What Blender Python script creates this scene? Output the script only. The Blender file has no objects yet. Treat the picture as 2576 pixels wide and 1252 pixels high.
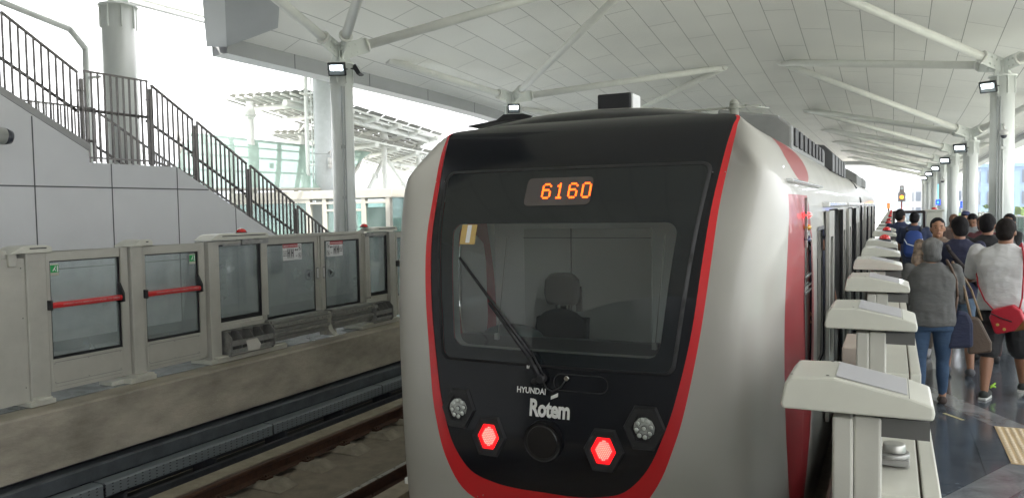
import bpy, bmesh, math, random
from mathutils import Vector, Matrix
from mathutils.geometry import delaunay_2d_cdt
R = math.radians
PI = math.pi
random.seed(7)
SC = bpy.context.scene
COL = SC.collection

# ------------------------------------------------------------------ camera, world, sun, exposure
cam_d = bpy.data.cameras.new('camera'); cam = bpy.data.objects.new('camera', cam_d); COL.objects.link(cam)
def _n(v): return v / v.length
_y = _n(Vector((2246-1288, -(513-626), 1980)))              # track direction seen in camera axes
_z = Vector((-.016, 1, 0)); _z.z = -(_z.x*_y.x+_z.y*_y.y)/_y.z; _z = _n(_z)
_x = -_y.cross(_z)
# rows are the world axes in camera (right, up, forward)
M3 = Matrix(((_x.x, _x.y, -_x.z), (_y.x, _y.y, -_y.z), (_z.x, _z.y, -_z.z)))
cam.matrix_world = Matrix.Translation((0, 0, 1.9)) @ M3.to_4x4()
cam_d.sensor_width = 36; cam_d.lens = 36*1980/2576; cam_d.clip_start = .05; cam_d.clip_end = 9000
SC.camera = cam

W = bpy.data.worlds.new('World'); SC.world = W; W.use_nodes = True
wt = W.node_tree; bg = wt.nodes['Background']
sky = wt.nodes.new('ShaderNodeTexSky'); sky.sky_type = 'NISHITA'; sky.sun_disc = False
SUN_EL, SUN_AZ = R(60), R(118)      # azimuth clockwise from +y
sky.sun_elevation = SUN_EL; sky.sun_rotation = SUN_AZ; sky.air_density = 1.0; sky.dust_density = 1.5; sky.ozone_density = 1.0
# bright milky haze of thin cloud laid over the clear sky
wn = wt.nodes.new('ShaderNodeTexNoise'); wn.inputs['Scale'].default_value = 1.3; wn.inputs['Detail'].default_value = 5
wc = wt.nodes.new('ShaderNodeTexCoord'); wt.links.new(wc.outputs['Generated'], wn.inputs['Vector'])
wr = wt.nodes.new('ShaderNodeMapRange'); wr.inputs[3].default_value = .72; wr.inputs[4].default_value = .95; wt.links.new(wn.outputs['Fac'], wr.inputs[0])
wm = wt.nodes.new('ShaderNodeMix'); wm.data_type = 'RGBA'; wt.links.new(wr.outputs[0], wm.inputs[0]); wt.links.new(sky.outputs[0], wm.inputs[6]); wm.inputs[7].default_value = (7.9, 7.7, 7.45, 1)
wt.links.new(wm.outputs[2], bg.inputs[0]); bg.inputs[1].default_value = .15
sd = bpy.data.lights.new('sun', 'SUN'); sd.energy = 3.0; sd.angle = R(2); sd.color = (1, .95, .87)
so = bpy.data.objects.new('sun', sd); COL.objects.link(so)
sv = Vector((math.sin(SUN_AZ)*math.cos(SUN_EL), math.cos(SUN_AZ)*math.cos(SUN_EL), math.sin(SUN_EL)))
so.rotation_euler = sv.to_track_quat('Z', 'Y').to_euler()
SC.view_settings.view_transform = 'Standard'; SC.view_settings.look = 'None'
SC.view_settings.exposure = 1.95; SC.view_settings.gamma = 1
SC.cycles.max_bounces = 10; SC.cycles.diffuse_bounces = 5; SC.cycles.glossy_bounces = 4
SC.cycles.transparent_max_bounces = 16; SC.cycles.transmission_bounces = 6; SC.cycles.caustics_reflective = False
SC.cycles.caustics_refractive = False; SC.cycles.sample_clamp_indirect = 6; SC.cycles.use_denoising = True

# ------------------------------------------------------------------ helpers
MATS = {}
def _pr(m): return m.node_tree.nodes['Principled BSDF']
def mat(name, col, rough=.5, metal=0, var=0, vscale=6, bump=0, bscale=40, coat=0, emit=None, es=0, spec=None, stretch=None, noise_detail=4, var2=None):
    if name in MATS: return MATS[name]
    m = bpy.data.materials.new(name); m.use_nodes = True; p = _pr(m); nt = m.node_tree
    p.inputs['Base Color'].default_value = (*col, 1); p.inputs['Roughness'].default_value = rough
    p.inputs['Metallic'].default_value = metal; p.inputs['Coat Weight'].default_value = coat
    if coat: p.inputs['Coat Roughness'].default_value = .06
    if spec is not None: p.inputs['Specular IOR Level'].default_value = spec
    tc = None
    if var or bump:
        tc = nt.nodes.new('ShaderNodeTexCoord'); mp = nt.nodes.new('ShaderNodeMapping')
        nt.links.new(tc.outputs['Object'], mp.inputs[0])
        if stretch: mp.inputs['Scale'].default_value = stretch
    if var:
        n = nt.nodes.new('ShaderNodeTexNoise'); n.inputs['Scale'].default_value = vscale; n.inputs['Detail'].default_value = noise_detail
        n.inputs['Roughness'].default_value = .65
        nt.links.new(mp.outputs[0], n.inputs['Vector'])
        r = nt.nodes.new('ShaderNodeValToRGB'); e = r.color_ramp.elements
        e[0].position = .3; e[1].position = .72
        c0 = [max(0, c*(1-var)) for c in col] if var2 is None else var2
        e[0].color = (*c0, 1); e[1].color = (*[min(1, c*(1+var*.6)) for c in col], 1)
        nt.links.new(n.outputs['Fac'], r.inputs[0]); nt.links.new(r.outputs[0], p.inputs['Base Color'])
        mr = nt.nodes.new('ShaderNodeMapRange'); mr.inputs[3].default_value = max(.02, rough*.8); mr.inputs[4].default_value = min(1, rough*1.25)
        nt.links.new(n.outputs['Fac'], mr.inputs[0]); nt.links.new(mr.outputs[0], p.inputs['Roughness'])
    if bump:
        n2 = nt.nodes.new('ShaderNodeTexNoise'); n2.inputs['Scale'].default_value = bscale; n2.inputs['Detail'].default_value = 3
        nt.links.new(mp.outputs[0], n2.inputs['Vector'])
        b = nt.nodes.new('ShaderNodeBump'); b.inputs['Strength'].default_value = bump; b.inputs['Distance'].default_value = .01
        nt.links.new(n2.outputs['Fac'], b.inputs['Height']); nt.links.new(b.outputs[0], p.inputs['Normal'])
    if emit:
        p.inputs['Emission Color'].default_value = (*emit, 1); p.inputs['Emission Strength'].default_value = es
    MATS[name] = m; return m
def glass(name, tint, refl=1.0, rough=.02, base=0.04, dirt=0.0, dirtcol=(.5,.55,.53)):
    """thin pane: see-through tinted sheet with a mirror-like film and a little grime"""
    if name in MATS: return MATS[name]
    m = bpy.data.materials.new(name); m.use_nodes = True; nt = m.node_tree
    for n in list(nt.nodes): nt.nodes.remove(n)
    o = nt.nodes.new('ShaderNodeOutputMaterial'); t = nt.nodes.new('ShaderNodeBsdfTransparent'); t.inputs[0].default_value = (*tint, 1)
    g = nt.nodes.new('ShaderNodeBsdfGlossy'); g.inputs['Roughness'].default_value = rough
    f = nt.nodes.new('ShaderNodeFresnel'); f.inputs['IOR'].default_value = 1.5
    mu = nt.nodes.new('ShaderNodeMath'); mu.operation = 'MULTIPLY_ADD'; mu.inputs[1].default_value = refl; mu.inputs[2].default_value = base; mu.use_clamp = True
    nt.links.new(f.outputs[0], mu.inputs[0])
    mx = nt.nodes.new('ShaderNodeMixShader'); nt.links.new(mu.outputs[0], mx.inputs[0]); nt.links.new(t.outputs[0], mx.inputs[1]); nt.links.new(g.outputs[0], mx.inputs[2])
    out = mx
    if dirt:
        d = nt.nodes.new('ShaderNodeBsdfDiffuse'); d.inputs[0].default_value = (*dirtcol, 1)
        n = nt.nodes.new('ShaderNodeTexNoise'); n.inputs['Scale'].default_value = 2.2; n.inputs['Detail'].default_value = 5
        tc = nt.nodes.new('ShaderNodeTexCoord'); nt.links.new(tc.outputs['Object'], n.inputs['Vector'])
        mr = nt.nodes.new('ShaderNodeMapRange'); mr.inputs[1].default_value = .3; mr.inputs[2].default_value = .7
        mr.inputs[3].default_value = dirt*.5; mr.inputs[4].default_value = dirt*1.4; nt.links.new(n.outputs['Fac'], mr.inputs[0])
        m2 = nt.nodes.new('ShaderNodeMixShader'); nt.links.new(mr.outputs[0], m2.inputs[0]); nt.links.new(mx.outputs[0], m2.inputs[1]); nt.links.new(d.outputs[0], m2.inputs[2]); out = m2
    nt.links.new(out.outputs[0], o.inputs[0]); MATS[name] = m; return m

class MB:
    def __init__(s): s.v = []; s.f = []; s.m = []; s.sm = []
    def add(s, vs, fs, mi=0, smooth=False):
        b = len(s.v); s.v += [tuple(v) for v in vs]
        for f in fs: s.f.append([b+i for i in f]); s.m.append(mi); s.sm.append(smooth)
        return s
    def box(s, a, b, mi=0, M=None):
        x0, y0, z0 = a; x1, y1, z1 = b
        if x0 > x1: x0, x1 = x1, x0
        if y0 > y1: y0, y1 = y1, y0
        if z0 > z1: z0, z1 = z1, z0
        vs = [(x, y, z) for z in (z0, z1) for y in (y0, y1) for x in (x0, x1)]
        if M is not None: vs = [M @ Vector(v) for v in vs]
        return s.add(vs, [(0, 2, 3, 1), (4, 5, 7, 6), (0, 1, 5, 4), (2, 6, 7, 3), (0, 4, 6, 2), (1, 3, 7, 5)], mi)
    def prism(s, poly, axis, a, b, mi=0):
        """poly in the two other axes (in order), extruded along axis from a to b"""
        def mk(p, t):
            q = list(p); q.insert({'x': 0, 'y': 1, 'z': 2}[axis], t); return q
        n = len(poly); vs = [mk(p, a) for p in poly]+[mk(p, b) for p in poly]
        fs = [tuple(range(n)), tuple(range(2*n-1, n-1, -1))]+[(i, i+n, (i+1) % n+n, (i+1) % n) for i in range(n)]
        return s.add(vs, fs, mi)
    def cyl(s, p0, p1, r0, r1=None, n=16, mi=0, caps=True, smooth=True):
        p0, p1 = Vector(p0), Vector(p1); r1 = r0 if r1 is None else r1
        d = (p1-p0).normalized(); u = d.orthogonal().normalized(); w = d.cross(u); vs = []
        for p, r in ((p0, r0), (p1, r1)):
            for i in range(n):
                a = 2*PI*i/n; vs.append(p+u*math.cos(a)*r+w*math.sin(a)*r)
        s.add(vs, [(i, (i+1) % n, (i+1) % n+n, i+n) for i in range(n)], mi, smooth)
        if caps: s.add(vs[:n], [tuple(range(n-1, -1, -1))], mi); s.add(vs[n:], [tuple(range(n))], mi)
        return s
    def tube(s, pts, r, n=8, mi=0):
        for a, b in zip(pts, pts[1:]): s.cyl(a, b, r, r, n, mi)
        for p in pts[1:-1]: s.ball(p, (r, r, r), 8, 5, mi)
        return s
    def ball(s, c, r, nu=16, nv=10, mi=0, M=None, zmin=-1, smooth=True):
        vs = []; fs = []; c = Vector(c)
        a0 = math.asin(max(-1, zmin))
        for j in range(nv+1):
            ph = a0+(PI/2-a0)*j/nv
            for i in range(nu):
                th = 2*PI*i/nu; v = Vector((r[0]*math.cos(ph)*math.cos(th), r[1]*math.cos(ph)*math.sin(th), r[2]*math.sin(ph)))
                if M is not None: v = M @ v
                vs.append(c+v)
        for j in range(nv):
            for i in range(nu): fs.append((j*nu+i, j*nu+(i+1) % nu, (j+1)*nu+(i+1) % nu, (j+1)*nu+i))
        fs.append(tuple(range(nu-1, -1, -1))); fs.append(tuple(range(nv*nu, nv*nu+nu)))
        return s.add(vs, fs, mi, smooth)
    def build(s, name, mats, parent=None, bevel=0, loc=None):
        me = bpy.data.meshes.new(name); me.from_pydata(s.v, [], s.f); me.validate(clean_customdata=False)
        if len(me.polygons) == len(s.f):
            for p, mi, sm in zip(me.polygons, s.m, s.sm): p.material_index = mi; p.use_smooth = sm
        for m in (mats if isinstance(mats, (list, tuple)) else [mats]): me.materials.append(m)
        bm = bmesh.new(); bm.from_mesh(me); bmesh.ops.remove_doubles(bm, verts=bm.verts, dist=1e-5); bmesh.ops.recalc_face_normals(bm, faces=bm.faces); bm.to_mesh(me); bm.free()
        o = bpy.data.objects.new(name, me); COL.objects.link(o)
        if parent: o.parent = parent
        if loc: o.location = loc
        if bevel:
            b = o.modifiers.new('bevel', 'BEVEL'); b.width = bevel; b.segments = 2; b.limit_method = 'ANGLE'; b.angle_limit = R(40)
        return o
def tag(o, label=None, cat=None, group=None, kind=None):
    if label: o['label'] = label
    if cat: o['category'] = cat
    if group: o['group'] = group
    if kind: o['kind'] = kind
    return o
def thing(name, label, cat, group=None, loc=(0, 0, 0), rz=0):
    o = bpy.data.objects.new(name, None); COL.objects.link(o); o.location = loc; o.rotation_euler = (0, 0, rz); o.empty_display_size = .1
    return tag(o, label, cat, group)
def copy_tree(o, parent=None):
    c = o.copy(); COL.objects.link(c)
    if parent: c.parent = parent
    for ch in list(o.children): copy_tree(ch, c)
    return c
def lerp(a, b, t): return a+(b-a)*t
def interp(keys, x):
    if x <= keys[0][0]: return keys[0][1]
    for i in range(len(keys)-1):
        a, b = keys[i], keys[i+1]
        if x <= b[0]:
            # catmull-rom like smooth interpolation
            t = (x-a[0])/(b[0]-a[0])
            m0 = (b[1]-keys[i-1][1])/(b[0]-keys[i-1][0]) if i > 0 else (b[1]-a[1])/(b[0]-a[0])
            m1 = (keys[i+2][1]-a[1])/(keys[i+2][0]-a[0]) if i+2 < len(keys) else (b[1]-a[1])/(b[0]-a[0])
            h = b[0]-a[0]; t2, t3 = t*t, t*t*t
            return (2*t3-3*t2+1)*a[1]+(t3-2*t2+t)*h*m0+(-2*t3+3*t2)*b[1]+(t3-t2)*h*m1
    return keys[-1][1]
def inside(p, poly):
    x, y = p; c = False; n = len(poly); j = n-1
    for i in range(n):
        xi, yi = poly[i]; xj, yj = poly[j]
        if (yi > y) != (yj > y) and x < (xj-xi)*(y-yi)/(yj-yi)+xi: c = not c
        j = i
    return c
def rrect(x0, z0, x1, z1, r, n=5, tilt=0):
    """rounded rectangle loop; tilt widens the top half-width"""
    pts = []
    for cx, cz, a0 in ((x1-r, z0+r, -PI/2), (x1-r, z1-r, 0), (x0+r, z1-r, PI/2), (x0+r, z0+r, PI)):
        for k in range(n+1):
            a = a0+PI/2*k/n; x, z = cx+r*math.cos(a), cz+r*math.sin(a)
            mid = (x0+x1)/2; t = (z-z0)/(z1-z0)
            pts.append((mid+(x-mid)*(1+tilt*t), z))
    return pts
def sheet(outer, holes, surf, grid=.06):
    """triangulated sheet between an outer loop and hole loops; surf maps 2-D to 3-D. Returns verts, faces"""
    pts = []; edges = []
    for lp in [outer]+holes:
        b = len(pts)
        dense = []
        for a, c in zip(lp, lp[1:]+lp[:1]):
            L = math.hypot(c[0]-a[0], c[1]-a[1]); k = max(1, int(L/grid))
            for i in range(k): dense.append((lerp(a[0], c[0], i/k), lerp(a[1], c[1], i/k)))
        pts += dense; edges += [(b+i, b+(i+1) % len(dense)) for i in range(len(dense))]
    rimpts = list(pts) if len(pts) < 900 else []
    x0 = min(p[0] for p in outer); x1 = max(p[0] for p in outer); z0 = min(p[1] for p in outer); z1 = max(p[1] for p in outer)
    nx = int((x1-x0)/grid); nz = int((z1-z0)/grid)
    if nx*nz < 20000:
        for i in range(1, nx):
            for j in range(1, nz):
                p = (x0+(x1-x0)*i/nx, z0+(z1-z0)*j/nz)
                if inside(p, outer) and not any(inside(p, h) for h in holes) and all((p[0]-q[0])**2+(p[1]-q[1])**2 > (grid*.35)**2 for q in rimpts): pts.append(p)
    v, e, f, _, _, _ = delaunay_2d_cdt([Vector(p) for p in pts], edges, [], 0, 1e-6)
    fs = []
    for t in f:
        c = (sum(v[i].x for i in t)/len(t), sum(v[i].y for i in t)/len(t))
        if inside(c, outer) and not any(inside(c, h) for h in holes): fs.append(tuple(t))
    return [surf(q.x, q.y) for q in v], fs
def rim(loop, surf, off, grid=.05):
    """a wall going from a loop on the surface inwards by vector off"""
    dense = []
    for a, c in zip(loop, loop[1:]+loop[:1]):
        L = math.hypot(c[0]-a[0], c[1]-a[1]); k = max(1, int(L/grid))
        for i in range(k): dense.append((lerp(a[0], c[0], i/k), lerp(a[1], c[1], i/k)))
    A = [Vector(surf(*p)) for p in dense]; B = [a+Vector(off) for a in A]; n = len(A)
    return A+B, [(i, (i+1) % n, (i+1) % n+n, i+n) for i in range(n)]
def text_mesh(s, size, extrude=0.0, bold=0.0, align='CENTER', xs=1.0, spacing=1.0):
    """letters as vertices (x right, y up) and faces"""
    c = bpy.data.curves.new('lettering', 'FONT'); c.body = s; c.size = size; c.extrude = extrude; c.offset = bold; c.align_x = align; c.align_y = 'CENTER'; c.resolution_u = 3; c.space_character = spacing
    o = bpy.data.objects.new('lettering', c); COL.objects.link(o)
    dg = bpy.context.evaluated_depsgraph_get(); me = bpy.data.meshes.new_from_object(o.evaluated_get(dg))
    vs = [(v.co.x*xs, v.co.y, v.co.z) for v in me.vertices]; fs = [tuple(p.vertices) for p in me.polygons]
    bpy.data.objects.remove(o); bpy.data.curves.remove(c); bpy.data.meshes.remove(me)
    return vs, fs

# ------------------------------------------------------------------ materials
WHITE = mat('white_column_paint', (.74, .77, .75), .38, var=.10, vscale=2.5, coat=.15, stretch=(1, 1, .25))
STRUT = mat('strut_paint', (.74, .75, .72), .45, var=.08, vscale=3)
APG = mat('gate_paint', (.47, .465, .42), .42, var=.10, vscale=3.5, bump=.05, bscale=200)
APG2 = mat('gate_cap_paint', (.60, .60, .53), .35, var=.10, vscale=3, coat=.2)
GASK = mat('black_gasket', (.012, .013, .016), .45)
ALU = mat('extruded_aluminium', (.42, .42, .40), .38, metal=.75, var=.2, vscale=12)
STEEL = mat('galvanised_steel', (.36, .36, .35), .45, metal=.6, var=.3, vscale=18)
DARKST = mat('dark_painted_steel', (.055, .06, .07), .5, metal=.3, var=.35, vscale=9)
RAILST = mat('railing_metal', (.20, .19, .185), .38, metal=.7, var=.2, vscale=10)
REDP = mat('red_bar_plastic', (.62, .02, .025), .35, coat=.3, var=.12, vscale=8)
REDST = mat('red_train_paint', (.60, .012, .018), .25, coat=.6)
BLACKG = mat('black_gloss_paint', (.006, .007, .010), .14, coat=.25, spec=.35, var=.15, vscale=3)
BLACKM = mat('black_matt_plastic', (.018, .018, .02), .55, bump=.1, bscale=120)
CONC = mat('concrete', (.30, .285, .25), .85, var=.32, vscale=3.0, bump=.35, bscale=55, noise_detail=8)
CONCL = mat('concrete_trackbed', (.24, .205, .16), .9, var=.32, vscale=4, bump=.5, bscale=45, noise_detail=8)
WALLP = mat('wall_panel', (.66, .67, .69), .5, var=.05, vscale=1.3, bump=.04, bscale=150)
JOINT = mat('panel_joint', (.10, .105, .11), .7)
GREEN = mat('exit_green', (.01, .32, .08), .5)
STICK = mat('sticker_white', (.72, .73, .74), .5)
STICKR = mat('sticker_red', (.42, .02, .03), .5)
INK = mat('printing_ink', (.03, .03, .035), .5)
GLASS = glass('gate_glass', (.90, .94, .94), .8, .03, .03, .22, (.66, .73, .74))
GLASSG = glass('green_roof_glass', (.62, .76, .70), .1, .3, .02, .55, (.46, .60, .54))
for _n in GLASSG.node_tree.nodes:
    if _n.type == 'MAP_RANGE': _n.inputs[3].default_value = .5; _n.inputs[4].default_value = .56
GLASSE = glass('lift_glass', (.66, .82, .78), .8, .03, .04, .14, (.6, .75, .72))
GLASSW = glass('windscreen_glass', (.84, .89, .88), .9, .01, .06, .06, (.25, .28, .28))
GLASST = glass('train_window_glass', (.16, .19, .2), 1.0, .02, .06)
RUST = mat('rusty_rail', (.10, .05, .032), .6, metal=.5, var=.4, vscale=14, bump=.2)
SHINE = mat('worn_rail_head', (.42, .40, .38), .28, metal=.95, var=.2, vscale=14)
SKIN = mat('skin', (.36, .19, .115), .5, var=.08, vscale=10)
SKIN2 = mat('skin_tanned', (.27, .13, .075), .5, var=.08, vscale=10)

def soffit_material():
    m = bpy.data.materials.new('soffit_panels'); m.use_nodes = True; nt = m.node_tree; p = _pr(m); p.inputs['Roughness'].default_value = .55
    tc = nt.nodes.new('ShaderNodeTexCoord'); sx = nt.nodes.new('ShaderNodeSeparateXYZ'); nt.links.new(tc.outputs['Object'], sx.inputs[0])
    cb = nt.nodes.new('ShaderNodeCombineXYZ'); nt.links.new(sx.outputs[1], cb.inputs[0]); nt.links.new(sx.outputs[0], cb.inputs[1])
    br = nt.nodes.new('ShaderNodeTexBrick'); nt.links.new(cb.outputs[0], br.inputs['Vector'])
    br.inputs['Scale'].default_value = 1; br.inputs['Brick Width'].default_value = 3.0; br.inputs['Row Height'].default_value = .8
    br.inputs['Mortar Size'].default_value = .008; br.inputs['Mortar Smooth'].default_value = .1; br.offset = .5
    br.inputs['Color1'].default_value = (.93, .93, .90, 1); br.inputs['Color2'].default_value = (.90, .90, .875, 1); br.inputs['Mortar'].default_value = (.30, .30, .29, 1)
    n = nt.nodes.new('ShaderNodeTexNoise'); n.inputs['Scale'].default_value = .35; n.inputs['Detail'].default_value = 4; nt.links.new(tc.outputs['Object'], n.inputs['Vector'])
    mr = nt.nodes.new('ShaderNodeMapRange'); mr.inputs[3].default_value = .82; mr.inputs[4].default_value = 1.08; nt.links.new(n.outputs['Fac'], mr.inputs[0])
    mx = nt.nodes.new('ShaderNodeMix'); mx.data_type = 'RGBA'; mx.blend_type = 'MULTIPLY'; mx.inputs[0].default_value = 1
    nt.links.new(br.outputs['Color'], mx.inputs[6]); nt.links.new(mr.outputs[0], mx.inputs[7]); nt.links.new(mx.outputs[2], p.inputs['Base Color'])
    b = nt.nodes.new('ShaderNodeBump'); b.inputs['Distance'].default_value = .01; b.inputs['Strength'].default_value = .5; b.invert = True
    nt.links.new(br.outputs['Fac'], b.inputs['Height']); nt.links.new(b.outputs[0], p.inputs['Normal'])
    return m
SOFF = soffit_material()

def floor_material(name, dark, light, tile, rough):
    m = bpy.data.materials.new(name); m.use_nodes = True; nt = m.node_tree; p = _pr(m)
    tc = nt.nodes.new('ShaderNodeTexCoord')
    mp = nt.nodes.new('ShaderNodeMapping'); nt.links.new(tc.outputs['Object'], mp.inputs[0])
    br = nt.nodes.new('ShaderNodeTexBrick'); nt.links.new(mp.outputs[0], br.inputs['Vector']); br.offset = 0
    br.inputs['Scale'].default_value = 1; br.inputs['Brick Width'].default_value = tile; br.inputs['Row Height'].default_value = tile
    br.inputs['Mortar Size'].default_value = .004; br.inputs['Color1'].default_value = (*dark, 1); br.inputs['Color2'].default_value = (*[c*1.25 for c in dark], 1); br.inputs['Mortar'].default_value = (.02, .02, .02, 1)
    # lighter diamond bands laid into the dark stone
    sx = nt.nodes.new('ShaderNodeSeparateXYZ'); nt.links.new(tc.outputs['Object'], sx.inputs[0])
    def mth(op, a, b=None, v=None):
        q = nt.nodes.new('ShaderNodeMath'); q.operation = op
        if isinstance(a, (int, float)): q.inputs[0].default_value = a
        else: nt.links.new(a, q.inputs[0])
        if b is not None:
            if isinstance(b, (int, float)): q.inputs[1].default_value = b
            else: nt.links.new(b, q.inputs[1])
        return q.outputs[0]
    s = mth('ADD', sx.outputs[0], mth('MULTIPLY', sx.outputs[1], .5)); d = mth('SUBTRACT', sx.outputs[0], mth('MULTIPLY', sx.outputs[1], .5))
    b1 = mth('LESS_THAN', mth('PINGPONG', s, 1.2), .15); b2 = mth('LESS_THAN', mth('PINGPONG', d, 1.2), .15); bb = mth('MAXIMUM', b1, b2)
    mx = nt.nodes.new('ShaderNodeMix'); mx.data_type = 'RGBA'; nt.links.new(bb, mx.inputs[0]); nt.links.new(br.outputs['Color'], mx.inputs[6]); mx.inputs[7].default_value = (*light, 1)
    n = nt.nodes.new('ShaderNodeTexNoise'); n.inputs['Scale'].default_value = 3.2; n.inputs['Detail'].default_value = 9; n.inputs['Roughness'].default_value = .7; n.inputs['Distortion'].default_value = .8; nt.links.new(tc.outputs['Object'], n.inputs['Vector'])
    mr = nt.nodes.new('ShaderNodeMapRange'); mr.inputs[1].default_value = .35; mr.inputs[2].default_value = .75; mr.inputs[3].default_value = .65; mr.inputs[4].default_value = 1.5; nt.links.new(n.outputs['Fac'], mr.inputs[0])
    m2 = nt.nodes.new('ShaderNodeMix'); m2.data_type = 'RGBA'; m2.blend_type = 'MULTIPLY'; m2.inputs[0].default_value = 1
    nt.links.new(mx.outputs[2], m2.inputs[6]); nt.links.new(mr.outputs[0], m2.inputs[7]); nt.links.new(m2.outputs[2], p.inputs['Base Color'])
    r2 = nt.nodes.new('ShaderNodeMapRange'); r2.inputs[3].default_value = rough*.6; r2.inputs[4].default_value = rough*1.6; nt.links.new(n.outputs['Fac'], r2.inputs[0]); nt.links.new(r2.outputs[0], p.inputs['Roughness'])
    p.inputs['Specular IOR Level'].default_value = .7
    return m
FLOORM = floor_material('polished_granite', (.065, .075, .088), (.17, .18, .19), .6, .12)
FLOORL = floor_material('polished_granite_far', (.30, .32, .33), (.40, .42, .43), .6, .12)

# ------------------------------------------------------------------ ground, viaduct deck, platforms, rails
XC = -1.85            # centre line of the train
XL = -7.80            # edge of the far platform
def struct(name, mb, m, bevel=0): return tag(mb.build(name, m, None, bevel), kind='structure')
GR = mat('far_ground', (.62, .62, .58), .9, var=.3, vscale=.02, noise_detail=9, var2=(.34, .37, .29))
g = MB(); g.add([(-4000, -600, -13), (4000, -600, -13), (4000, 6500, -13), (-4000, 6500, -13)], [(0, 1, 2, 3)]); struct('ground', g, GR)
d = MB(); d.box((-7.75, -60, -2.1), (-.42, 78, -1.22)); struct('track_bed', d, CONCL)
d = MB(); d.box((-9.2, 78.02, -2.1), (1.0, 700, -1.22)); d.box((-9.4, 78.02, -2.1), (-9.2, 700, -.5)); d.box((1.0, 78.02, -2.1), (1.2, 700, -.5)); struct('viaduct_deck', d, mat('pale_concrete', (.55, .54, .52), .85, var=.2, vscale=.5))
p = MB()
p.add([(-.36, -60, 0), (6.6, -60, 0), (6.6, 78, 0), (-.36, 78, 0)], [(0, 1, 2, 3)]); struct('platform_floor', p, FLOORM)
p = MB(); p.box((-.38, -60, -2.2), (6.6, 78, -.004)); struct('platform', p, CONC)
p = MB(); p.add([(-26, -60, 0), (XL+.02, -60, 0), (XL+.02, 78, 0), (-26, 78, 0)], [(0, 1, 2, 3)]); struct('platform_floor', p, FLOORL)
p = MB(); p.prism([(XL+.30, -.61), (XL+.30, -.03), (XL+.28, -.012), (XL-.1, -.004), (-26, -.004), (-26, -2.2), (XL-.9, -2.2), (XL-.9, -.8), (XL-.15, -.61)], 'y', -60, 78)
CONCE = mat('stained_concrete', (.42, .385, .32), .85, var=.45, vscale=1.7, bump=.35, bscale=45, noise_detail=9, stretch=(1, .6, 1.6))
struct('platform_edge', p, CONCE)
p = MB(); p.box((-6.98, -60, -1.215), (-6.74, 78, -1.03)); p.box((-4.86, -60, -1.215), (-4.62, 78, -1.06)); p.box((-3.35, -60, -1.215), (-3.1, 78, -1.05))
struct('plinth', p, mat('plinth_concrete', (.34, .30, .23), .9, var=.3, vscale=5, bump=.4, bscale=50), .01)
p = MB(); p.box((-7.72, -60, -1.2165), (-7.0, 78, -1.20)); struct('tray_shade_floor', p, mat('tray_shade_dark', (.035, .035, .035), .9))  # dark floor strip stands in for the shade below the cable tray
def rail_profile(x): return [(x-.07, -1.16), (x+.07, -1.16), (x+.07, -1.15), (x+.012, -1.13), (x+.012, -1.045), (x+.036, -1.03), (x+.036, -1.005), (x+.03, -1.0), (x-.03, -1.0), (x-.036, -1.005), (x-.036, -1.03), (x-.012, -1.045), (x-.012, -1.13), (x-.07, -1.15)]
RAILG = 'running rails of the two tracks'
for x, lb in ((-6.60, 'rusty brown rail beside the perforated cable tray'), (-5.06, 'rail of the empty track beside the train'), (-2.57, 'left rail hidden beneath the train'), (-1.13, 'right rail hidden beneath the train')):
    y1 = 400
    t = thing('track_rail', lb, 'rail', RAILG, (x, 0, 0))
    m = MB(); m.prism([(a-x, b) for a, b in rail_profile(x)], 'y', -60, y1); m.build('rail_web', RUST, t)
    m = MB(); m.box((-.027, -60, -.9995), (.027, y1, -.996)); m.build('rail_head', SHINE if x != -6.60 else mat('brown_rail_head', (.16, .10, .075), .45, metal=.6, var=.3), t)
# rail fastener blocks between the running rails
FB = 'concrete rail blocks along the empty track'
proto = thing('rail_block', 'concrete rail support block with steel clips', 'rail block', FB)
m = MB(); vs = [(-.22, -.17, -1.218), (.46, -.17, -1.218), (.46, .17, -1.218), (-.22, .17, -1.218), (-.16, -.12, -1.161), (.30, -.12, -1.135), (.30, .12, -1.135), (-.16, .12, -1.161)]
m.add(vs, [(0, 3, 2, 1), (4, 5, 6, 7), (0, 1, 5, 4), (1, 2, 6, 5), (2, 3, 7, 6), (3, 0, 4, 7)]); m.build('block', mat('block_concrete', (.27, .24, .19), .9, var=.3, vscale=8, bump=.4), proto, .012)
for sx in (-1, 1):
    m = MB(); m.box((sx*.070, -.06, -1.158), (sx*.16, .06, -1.125)); m.cyl((sx*.11, 0, -1.14), (sx*.11, 0, -1.095), .014, n=6); m.tube([(sx*.125, -.045, -1.12), (sx*.06, -.04, -1.115), (sx*.06, .04, -1.115), (sx*.125, .045, -1.12)], .008, 6); m.build('rail_clip', RUST, proto)
k = 0
for xr, mir in ((-6.60, 1), (-5.06, -1)):
    for i in range(20):
        o = proto if k == 0 else copy_tree(proto); k += 1
        o.location = (xr, 3.2+i*.72, 0); o.scale = (mir, 1, 1)
        o['label'] = 'concrete rail support block with steel clips under the ' + ('rusty rail by the cable tray' if mir > 0 else 'shiny rail beside the train')
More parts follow.
